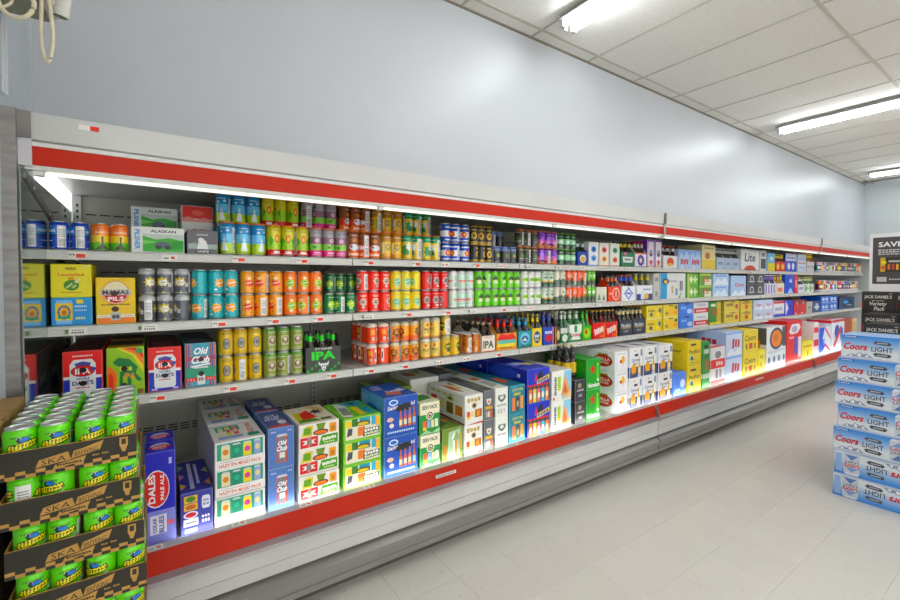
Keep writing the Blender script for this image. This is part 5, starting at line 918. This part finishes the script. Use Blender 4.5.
('b', 'dales', 4, -0.026, 0.08, 0.361, {'d': 0.14, 'deep': 2}),
('b', 'ob_mixed', 4, 0.087, 0.207, 0.173, {'d': 0.36}),
('b', 'hazy_mixed', 4, 0.209, 0.415, 0.35, {'r': 3, 'd': 0.26, 'deep': 3}),
('b', 'chub_blue', 4, 0.421, 0.54, 0.371, {'r': 2, 'd': 0.28, 'deep': 2}),
('b', 'mish_red', 4, 0.554, 0.754, 0.361, {'r': 3, 'd': 0.3}),
('b', 'mish_green', 4, 0.769, 0.978, 0.349, {'r': 3, 'd': 0.3}),
('b', 'saint_blue', 4, 0.989, 1.197, 0.419, {'r': 2, 'd': 0.3}),
('b', 'sesh', 4, 1.203, 1.342, 0.361, {'r': 2, 'd': 0.3}),
('b', 'olive_hill', 4, 1.349, 1.498, 0.185, {'d': 0.4}),
('b', 'hazy_white', 4, 1.505, 1.647, 0.356, {'r': 2, 'd': 0.4, 'off': 1}),
('b', 'grey_pack', 4, 1.654, 1.733, 0.363, {'r': 2, 'd': 0.4}),
('b', 'day_pack', 4, 1.741, 1.851, 0.366, {'r': 2, 'd': 0.4, 'deep': 2}),
('b', 'juicy', 4, 1.859, 2.002, 0.362, {'r': 2, 'd': 0.4, 'deep': 2}),
('b', 'blue_variety', 4, 2.015, 2.23, 0.448, {'r': 2, 'd': 0.4, 'deep': 2}),
('b', 'beach', 4, 2.24, 2.449, 0.41, {'r': 2, 'd': 0.4}),
('b', 'black_stout', 4, 2.486, 2.601, 0.318, {'r': 2, 'd': 0.3}),
('b', 'green_red_star', 4, 2.612, 2.78, 0.452, {'r': 2, 'd': 0.4}),
('b', 'stella', 4, 2.952, 3.128, 0.477, {'r': 3, 'd': 0.45}),
('b', 'corona', 4, 3.141, 3.329, 0.488, {'r': 2, 'd': 0.4, 'deep': 2}),
('b', 'corona', 4, 3.336, 3.544, 0.485, {'r': 2, 'd': 0.4, 'deep': 2}),
('b', 'corona', 4, 3.555, 3.782, 0.476, {'r': 2, 'd': 0.4, 'deep': 2}),
('b', 'cornflower', 4, 3.815, 4.033, 0.202, {'d': 0.3}),
('b', 'pacifico', 4, 4.047, 4.306, 0.469, {'r': 2, 'd': 0.4}),
('b', 'green_dos', 4, 4.325, 4.466, 0.444, {'d': 0.3}),
('b', 'bud_white', 4, 4.478, 4.785, 0.373, {'d': 0.3}),
('b', 'silver_mtn', 4, 4.8, 5.185, 0.502, {'r': 2, 'd': 0.4}),
('b', 'banquet', 4, 5.205, 5.576, 0.492, {'r': 2, 'd': 0.4}),
('b', 'banquet2', 4, 5.589, 5.765, 0.255, {'d': 0.3}),
('b', 'lite_round', 4, 5.793, 6.371, 0.486, {'d': 0.3}),
('b', 'king_red', 4, 6.402, 6.905, 0.531, {'d': 0.3}),
('b', 'yellow_card', 4, 6.933, 7.309, 0.236, {'d': 0.2}),
('b', 'red_white_stack', 4, 7.34, 7.524, 0.464, {'d': 0.3}),
('b', 'ice_stripe', 4, 7.544, 8.048, 0.38, {'d': 0.3}),
('b', 'pbr', 4, 8.078, 8.675, 0.457, {'d': 0.3}),
('b', 'amber_box', 4, 8.71, 9.296, 0.433, {'d': 0.3}),
]
for i, k in enumerate('abcdefgh'):
    for j in range(8): CANS['mix_%s%d' % (k, j)] = ('', [(.8, random.choice(MIX)), (1, random.choice(MIX))], [E(.5, .5, .3, .16, random.choice(['f0ece4', 'e8d890', '3a3a4a']))], None)
for kind, design, s, x0, x1, h, o in STOCK:
    if design.startswith('mix_'):
        pitch = .072; n = int((x1-x0)/pitch); tz = .035
        desc = {'a': 'row nearest the amber bottles', 'b': 'second row', 'c': 'third row', 'd': 'row by the end wall', 'e': 'row nearest the green bottles', 'f': 'second row', 'g': 'third row', 'h': 'row by the end wall'}[design[4]]
        nm = 'top shelf' if s == 1 else 'second shelf'
        tr = MB().box(x0, SF+.02, 0, x1, SF+.023, tz, 'e6e4e6').box(x0, SF+.16, 0, x1, SF+.163, tz, 'e6e4e6').box(x0, SF+.0235, 0, x0+.003, SF+.1595, tz, 'e6e4e6').box(x1-.003, SF+.0235, 0, x1, SF+.1595, tz, 'e6e4e6').box(x0+.0035, SF+.0235, 0, x1-.0035, SF+.1595, .003, 'd8d6d8')
        for q in range(5): tr.box(x0+.02+q*(x1-x0)/5, SF+.0195, .008, x0+.02+(q+.6)*(x1-x0)/5, SF+.02, .026, random.choice(['c8a8a8', 'a8b8c8', 'b8c8b0']))
        tag(tr.build('can_tray', M_CARTON, None, loc=(0, 0, SH[s])), 'low white tray of mixed cans, %s on the %s' % (desc, nm), 'tray', 'low white can trays')
        for j in range(n):
            for r in range(1): make_can('mix_%s%d' % (design[4], j % 8), x0+.04+j*(x1-x0-.08)/(n-1), SF+.024+.034+r*.067, SH[s]+.0035, .0325, min(h, .2)-.02, random.uniform(-.5, .5), 'small coloured can in white tray, %s on the %s' % (desc, nm), 'mixed cans, %s %s' % (desc, nm), 1 if r == 0 else 0)
        continue
    {'c': cans, 'b': boxes, 'k': carrier}[kind](design, s, x0, x1, h, o)

# stout bottles standing on the black stout cartons, and loose rear stock on the bottom deck
KAR['stout'] = ('black stout', '37373b', [], '1a1512', '2c2c2e', 'c8b890', 'd8b83a')
g, cp, nl, bl = bottle_meshes('stout', .031, .235)
zt = DECK+.159*2+.003
for a in range(2):
    for b in range(3):
        q = link('stout_bottle', g, None, (2.512+a*.064, 2.14+b*.07, zt), 0); tag(q, 'black bottle with yellow oval label standing on the black box', 'bottle', 'stout bottles on black boxes')
        link('cap', cp, q); link('neck_label', nl, q); link('body_label', bl, q)
for (des, x, y, w, d, h, why) in [('olive_hill', 1.225, 2.365, .235, .28, .375, 'olive green box in the back row behind the seal boxes'), ('hazy_white', 1.50, 2.47, .22, .3, .385, 'white box with gold letters in the back row of deck'), ('grey_pack', 1.674, 2.47, .11, .3, .39, 'dark grey box in the back row of deck')]:
    make_box(des, x, y, DECK, w, d, h, why, 'back row boxes on the deck', rear=True)

# ------------------------------------------------------------------ trays of green cans beside the cooler
def UP(dv, art): return [('p', [(x, .56+(y-.28)*.8) for x, y in a[1]], a[2]) for a in flat(art)]
CANS['ska'] = ('short lime green can with yellow and blue wordmark', [(1, '74d41e')], [UP(.16, [ST(.52, .66, .2, .12, 8, '1c2420', .8), E(.56, .67, .13, .08, '2f78c0'), [R(.34+.05*i, .72+.03*(i % 2), .37+.05*i, .75+.03*(i % 2), 'f2f4f0') for i in range(4)],
    P([(.06,.34),(.14,.52),(.9,.66),(.96,.48),(.84,.4),(.2,.28)], '1c2a14'), P([(.09,.36),(.16,.5),(.88,.63),(.93,.49),(.82,.43),(.2,.31)], 'e8dc22'), [P([(.2+.09*i,.36+.016*i),(.23+.09*i,.365+.016*i),(.24+.09*i,.47+.016*i),(.21+.09*i,.46+.016*i)], '5a6a14') for i in range(7)], P([(.74,.24),(.9,.4),(.96,.3)], 'c8ccc8'), R(.2,.3,.6,.33,'5ab81c')])], None)
TX0, TX1, TY0, TY1 = -.299, -.034, 1.405, 1.812
TP = .1165; TOPZ = .994
def tray_mesh():
    w, d, h, t = TX1-TX0, TY1-TY0, .066, .003
    mb = MB()
    K, DK = 'b58f58', '2c2a20'
    # front wall rises a little in the middle
    mb.box(0, 0, 0, w, t, h, K).box(0, d-t, 0, w, d, h, K).box(0, t, 0, t, d-t, h, K).box(w-t, t, 0, w, d-t, h, K).box(t, t, 0, w-t, d-t, .002, K)
    body = mb.mesh('tray_walls', mat('kraft_tray', attr=True, rough=.7, vary=.12, vscale=40, bump=.06))
    W = w
    n = 15
    art = [R(0, 0, 1, .985, DK)] + [R(i/n, 0 if i % 2 else .13, (i+1)/n, .13 if i % 2 else .26, 'b58f58') for i in range(n)]
    art += [P([(.265,.30),(.29,.56),(.49,.72),(.51,.40)], 'b58f58'), T('SKA', .39, .48, .17, .2, DK, .10, .0, .2), P([(.51,.42),(.53,.70),(.60,.76),(.75,.94),(.72,.60)], 'b58f58'), T('BREWING', .62, .615, .17, .18, DK, .13, .0, .2), P([(.38,.14),(.40,.30),(.62,.46),(.60,.26)], 'b58f58'), MK(9, .5, .28, .18, .08, DK, .12), MK(4, .69, .42, .05, .06, 'b58f58'), MK(4, .76, .44, .05, .06, 'b58f58'), R(.87,.58,.935,.92,'b58f58'), R(.885,.64,.92,.86,DK), P([(.89,.36),(.915,.36),(.93,.58),(.875,.58)], 'b58f58')]
    fr = art_mesh(art, W, .066, lambda s, tt, k: (s, -k, tt), mat('kraft_print', attr=True, rough=.7, vary=.1, vscale=40))
    sd = art_mesh([R(0, 0, 1, .97, '4a4632')] + [R(i/22, 0 if i % 2 else .13, (i+1)/22, .13 if i % 2 else .26, 'b58f58') for i in range(22)], d, .066, lambda s, tt, k: (w+k, s, tt), mat('kraft_print', attr=True))
    return body, fr, sd
tb, tf, tsd = tray_mesh()
CR = .0312
ntray = 9
for k in range(ntray):
    z = TOPZ-k*TP
    dx = [0, .006, .014, .018, .014, .014, .01, .014, .012][k]
    z = max(z, .0605 if k == ntray-1 else 0)
    tr = link('can_tray', tb, None, (TX0+dx, TY0, z)); lv = ['uppermost', 'second from the top', 'third from the top', 'fourth from the top', 'fifth from the top', 'sixth from the top', 'seventh from the top', 'second from the pallet', 'lowest'][k]
    tag(tr, 'cardboard tray of lime green cans with checkered band, %s of its stack' % lv, 'tray', 'stacked trays of lime green cans'); link('front_print', tf, tr); link('side_print', tsd, tr)
    for i in range(4):
        for j in range(6):
            if k > 0 and j > 0 and i < 3: continue
            if k > 4 or (k > 0 and j > 2): continue
            gapx = .004 if i >= 2 else -.002
            x = TX0+dx+(.0385, .1005, .1695, .2315)[i]+gapx*0; y = TY0+.038+j*.0662
            rz = random.choice([.25, .3, .2, -.1, -1.5, -1.6, .35, 2.6, 1.2])
            make_can('ska', x, y, z+.0025, CR, TP-.003, rz, 'lime green can with yellow wordmark in the %s tray' % (lv if k else 'open uppermost'), 'lime green cans in tray %s' % lv, 3 if k == 0 else 2)
pal = empty('pallet', (TX0, TY0, 0)); tag(pal, 'low wooden pallet under the lime green can trays', 'pallet')
for q in range(4): MB().box(0, .0+q*.11, .045, .29, .07+q*.11, .0605).build('plank', M_KRAFT, pal)
for q in (0, .13, .26): MB().box(q, 0, 0, q+.03, .4, .0445).build('runner', M_KRAFT, pal)
# cardboard flap behind the trays; dark body added below for the shade there
cb = empty('open_carton', (-.362, 1.50, 0)); tag(cb, 'cardboard carton with raised brown flap, body painted shadow dark, beside green cans', 'carton')
MB().box(0, .0, .0, .05, .34, 1.06).build('carton_body', mat('shade_dark_carton', '2a221c', rough=.8, vary=.2), cb)
MB().prism_x([(-.02, 1.064), (.30, 1.068), (.30, 1.112), (-.02, 1.106)], .0, .049).build('flap', M_KRAFT, cb)

# ------------------------------------------------------------------ blue cases stacked on the floor
def case_mesh(w, d, h, art, base, flip=False, side=None):
    """long printed side faces -x; origin at the near bottom corner of that side"""
    body = MB().cbox(0, 0, 0, d, w, h, .003, base).mesh('case_body', M_CARTON)
    if flip: fn = lambda s, t, k: (-k, .003+s, h-.003-t)
    else: fn = lambda s, t, k: (-k, w-.003-s, .003+t)
    fr = art_mesh(art, w-.006, h-.006, fn)
    return body, fr

sky = [[R(0, .38+.062*i, 1, .38+.062*(i+1), blend('4f88d0', 1-(i+1)/10, (222, 228, 234))) for i in range(10)], R(0, 0, 1, .38, 'dee4ea'), P([(.05,.06),(.12,.2),(.17,.15),(.22,.28),(.27,.2),(.31,.24),(.40,.06)], '8a96aa'), P([(.19,.14),(.22,.25),(.25,.17),(.23,.08)], 'eef1f5'), P([(.09,.08),(.12,.18),(.14,.08)], 'eef1f5'), P([(.29,.1),(.31,.21),(.34,.1)], 'eef1f5'), P([(0,.0),(0,.06),(.3,.09),(.66,.04),(.68,.0)], 'c4ccd8'),
       R(.03,.9,.2,.98,'2858a8'), LN(.04,.19,.92,5,'e8f0fa',.04), T('Coors', .175, .52, .29, .3, 'c22a34', 0, .03, .25), T('LIGHT', .49, .47, .25, .21, '30353e', 0, .01),
       [[P([(.385,.74),(.41,.82),(.57,.79),(.60,.71),(.57,.65),(.41,.68)], '4a4d54'), R(.43,.72,.55,.76,'b8bec8'), R(.40,.69,.46,.72,'8a6a5a')], [P([(.385,.26),(.41,.17),(.57,.14),(.60,.23),(.57,.30),(.41,.32)], '4a4d54'), R(.43,.21,.55,.25,'b8bec8'), R(.50,.26,.56,.285,'8a6a5a')]],
       R(.68,.02,.88,.9,'c8ced8'), P([(.68,.9),(.88,.9),(.85,.98),(.71,.98)], 'e4e8ec'), T('Coors', .78, .6, .19, .2, 'c22a34', 0, .03, .2), T('LIGHT', .78, .42, .17, .13, '30353e', 0, .01), P([(.7,.1),(.78,.34),(.86,.1)], '5a7ab0'), P([(.7,.66),(.78,.86),(.86,.66)], '7f9cd0'), R(.9,.1,.98,.9,'9cb8e0')]
cb1 = case_mesh(.41, .27, .1565, sky, 'a8c2e6'); cb2 = case_mesh(.41, .27, .1565, sky, 'a8c2e6', True)
ys = [.947, .941, .948, .927, .943, .932, .916]
words = ['lowest, printed upside down', 'second from the floor, upside down', 'third from the floor', 'fourth from the floor', 'third from the top', 'second from the top', 'topmost of the stack']
for k in range(7):
    body, fr = cb2 if k < 2 else cb1
    o = link('drink_case', body, None, (3.83+random.uniform(0, .006), ys[k]-.41, k*.1572)); tag(o, 'blue and silver mountain case of light beer, '+words[k], 'case', 'blue light beer cases'); link('side_print', fr, o)
jd = [R(.02,.04,.98,.96,'262420'), [E(.12+.16*i, .9, .008, .008, '262420', 5) for i in range(2)], T("JACK DANIEL'S", .5, .74, .86, .2, 'dedbd2', 0, .02), R(.3,.56,.42,.58,'dedbd2'), R(.58,.56,.7,.58,'dedbd2'), MK(5, .5, .57, .12, .05, 'b8b4a8'), T('Variety', .5, .4, .56, .22, 'dedbd2', 0, .02, .15), T('Pack', .56, .18, .34, .2, 'dedbd2', 0, .02, .15), R(.84,.9,.95,.95,'8a8880'), R(0,.2,.02,.5,'c8402c')]
jm = case_mesh(.188, .25, .165, jd, '2e2b27')
for (X, y1, ztop, nst, why) in [(4.125, .868, 1.16, 7, 'beside the blue cases'), (4.40, .932, 1.213, 7, 'in the middle stack'), (4.70, 1.002, 1.372, 8, 'below the sale sign')]:
    h = .165; n = 3
    zb = ztop-.165*7-.0004*7 if nst == 7 else ztop-.165*8-.0004*8
    for c in range(2):
        base = empty('display_riser', (X+.125, y1-.19*c-.094, 0)); tag(base, 'plain black riser board under the black cases '+why, 'riser', 'risers '+why)
        MB().box(-.12, -.09, 0, .12, .09, max(zb-.0005, .004)).build('riser_body', M_DARK, base)
        for k in range(nst):
            o = link('drink_case', jm[0], None, (X, y1-.188-c*.191, zb+k*.1654)); tag(o, 'black case with white script %s, %s' % (why, 'top of its stack' if k == nst-1 else 'under other black cases'), 'case', 'black cases '+why)
            link('side_print', jm[1], o)
# sale sign standing on the rear black cases
sg = empty('sale_sign', (4.72, .755, 1.3728)); tag(sg, 'white framed dark sale poster standing on the black cases', 'sign')
SW, SHH = .46, .455
MB().box(0, -.25, 0, .012, -.25+SW, SHH).build('board', mat('sign_board', 'e6e6e4', rough=.4, vary=.03), sg)
art = [R(.04,.13,.96,.93,'4a4748'), T('SAVE  $3', .36, .8, .5, .10, 'f4f4f2', 0, .02), MK(16, .46, .71, .7, .022, 'd8d6d4'), MK(16, .46, .675, .7, .022, 'd8d6d4'), MK(14, .46, .64, .7, .022, 'c8c6c4'),
       [[R(.14+.36*i,.34,.46+.36*i,.58,'2a2724'), R(.14+.36*i,.34,.2+.36*i,.58,'c8a83a'), E(.18+.36*i,.5,.035,.03,'e0c84a'), E(.18+.36*i,.41,.035,.03,'c8604a'), R(.24+.36*i,.5,.42+.36*i,.53,'c8c4bc'), [R(.23+.05*j+.36*i,.37,.26+.05*j+.36*i,.47,c) for j, c in enumerate(('c8803a','b8503a','d8a84a','a83a3a'))]] for i in range(2)],
       R(.1,.17,.22,.25,'c8c6c4'), MK(9, .4, .21, .3, .025, 'c8c6c4'), MK(7, .76, .21, .26, .025, 'c8c6c4')]
link('poster', art_mesh(art, SW, SHH, lambda s, t, k: (-k, -.25+SW-s, t)), sg)

# ------------------------------------------------------------------ lamp unit and loose cable high on the return wall
dv = empty('wall_device', (-.365, 1.7, 2.214)); tag(dv, 'cream emergency lamp unit with hanging cable loops high on wall', 'lamp unit')
cm = mat('aged_plastic', 'c9c8bf', rough=.5, vary=.1, vscale=12); cream = mat('cream_cable', 'd8ceb0', rough=.55, vary=.12, vscale=30)
MB().cbox(.0, -.06, .022, .155, .06, .16, .006).build('housing', cm, dv)
MB().box(.0, -.062, .014, .13, .062, .0215).build('base_tray', mat('olive_tray_paint', '8a8a78', rough=.7, vary=.1), dv)  # base tray in one olive grey, darker than the housing
hd = MB().lathe([(.021, 0), (.0225, .004), (.0225, .014), (.020, .016), (.020, .06)], 20).build('lamp_head', cm, dv, True); hd.location = (.162, -.01, .008); hd.rotation_euler = (.18, .18, 0)
MB().lathe([(.014, -.003), (.015, 0)], 16).build('lens', mat('dark_lens', '4a4840', rough=.15, vary=.05), hd, True)
MB().tube([(.155, -.075, .14), (.165, -.09, .085), (.185, -.085, .075), (.19, -.07, .11)], .0025, 6).build('wire_clip', mat('black_wire', '1c1c1e', rough=.5, vary=.1), dv, True)
def loop(cx, cz, rx, rz, y, top, n=22):
    pts = [(cx-rx*.55, y, top)]
    for k in range(n+1):
        a = PI+PI*k/n; pts.append((cx+rx*math.cos(a), y+.004*math.sin(a*2), cz+rz*math.sin(a)))
    pts.append((cx+rx*.2, y-.004, top)); return pts
MB().tube(loop(.142, -.07, .0125, .082, -.07, .08), .0045, 8).build('cable_loop', cream, dv, True)
MB().tube(loop(.082, -.005, .036, .05, -.075, .12), .0055, 8).build('cable_loop', cream, dv, True)
MB().tube(loop(.035, -.005, .04, .035, -.07, .1), .0035, 8).build('cable_loop', cream, dv, True)
MB().tube([(.0, -.064, .025), (.02, -.072, .012), (.045, -.07, .008)], .002, 6).build('red_wire', mat('red_wire', 'a83a34', rough=.5, vary=.1), dv, True)
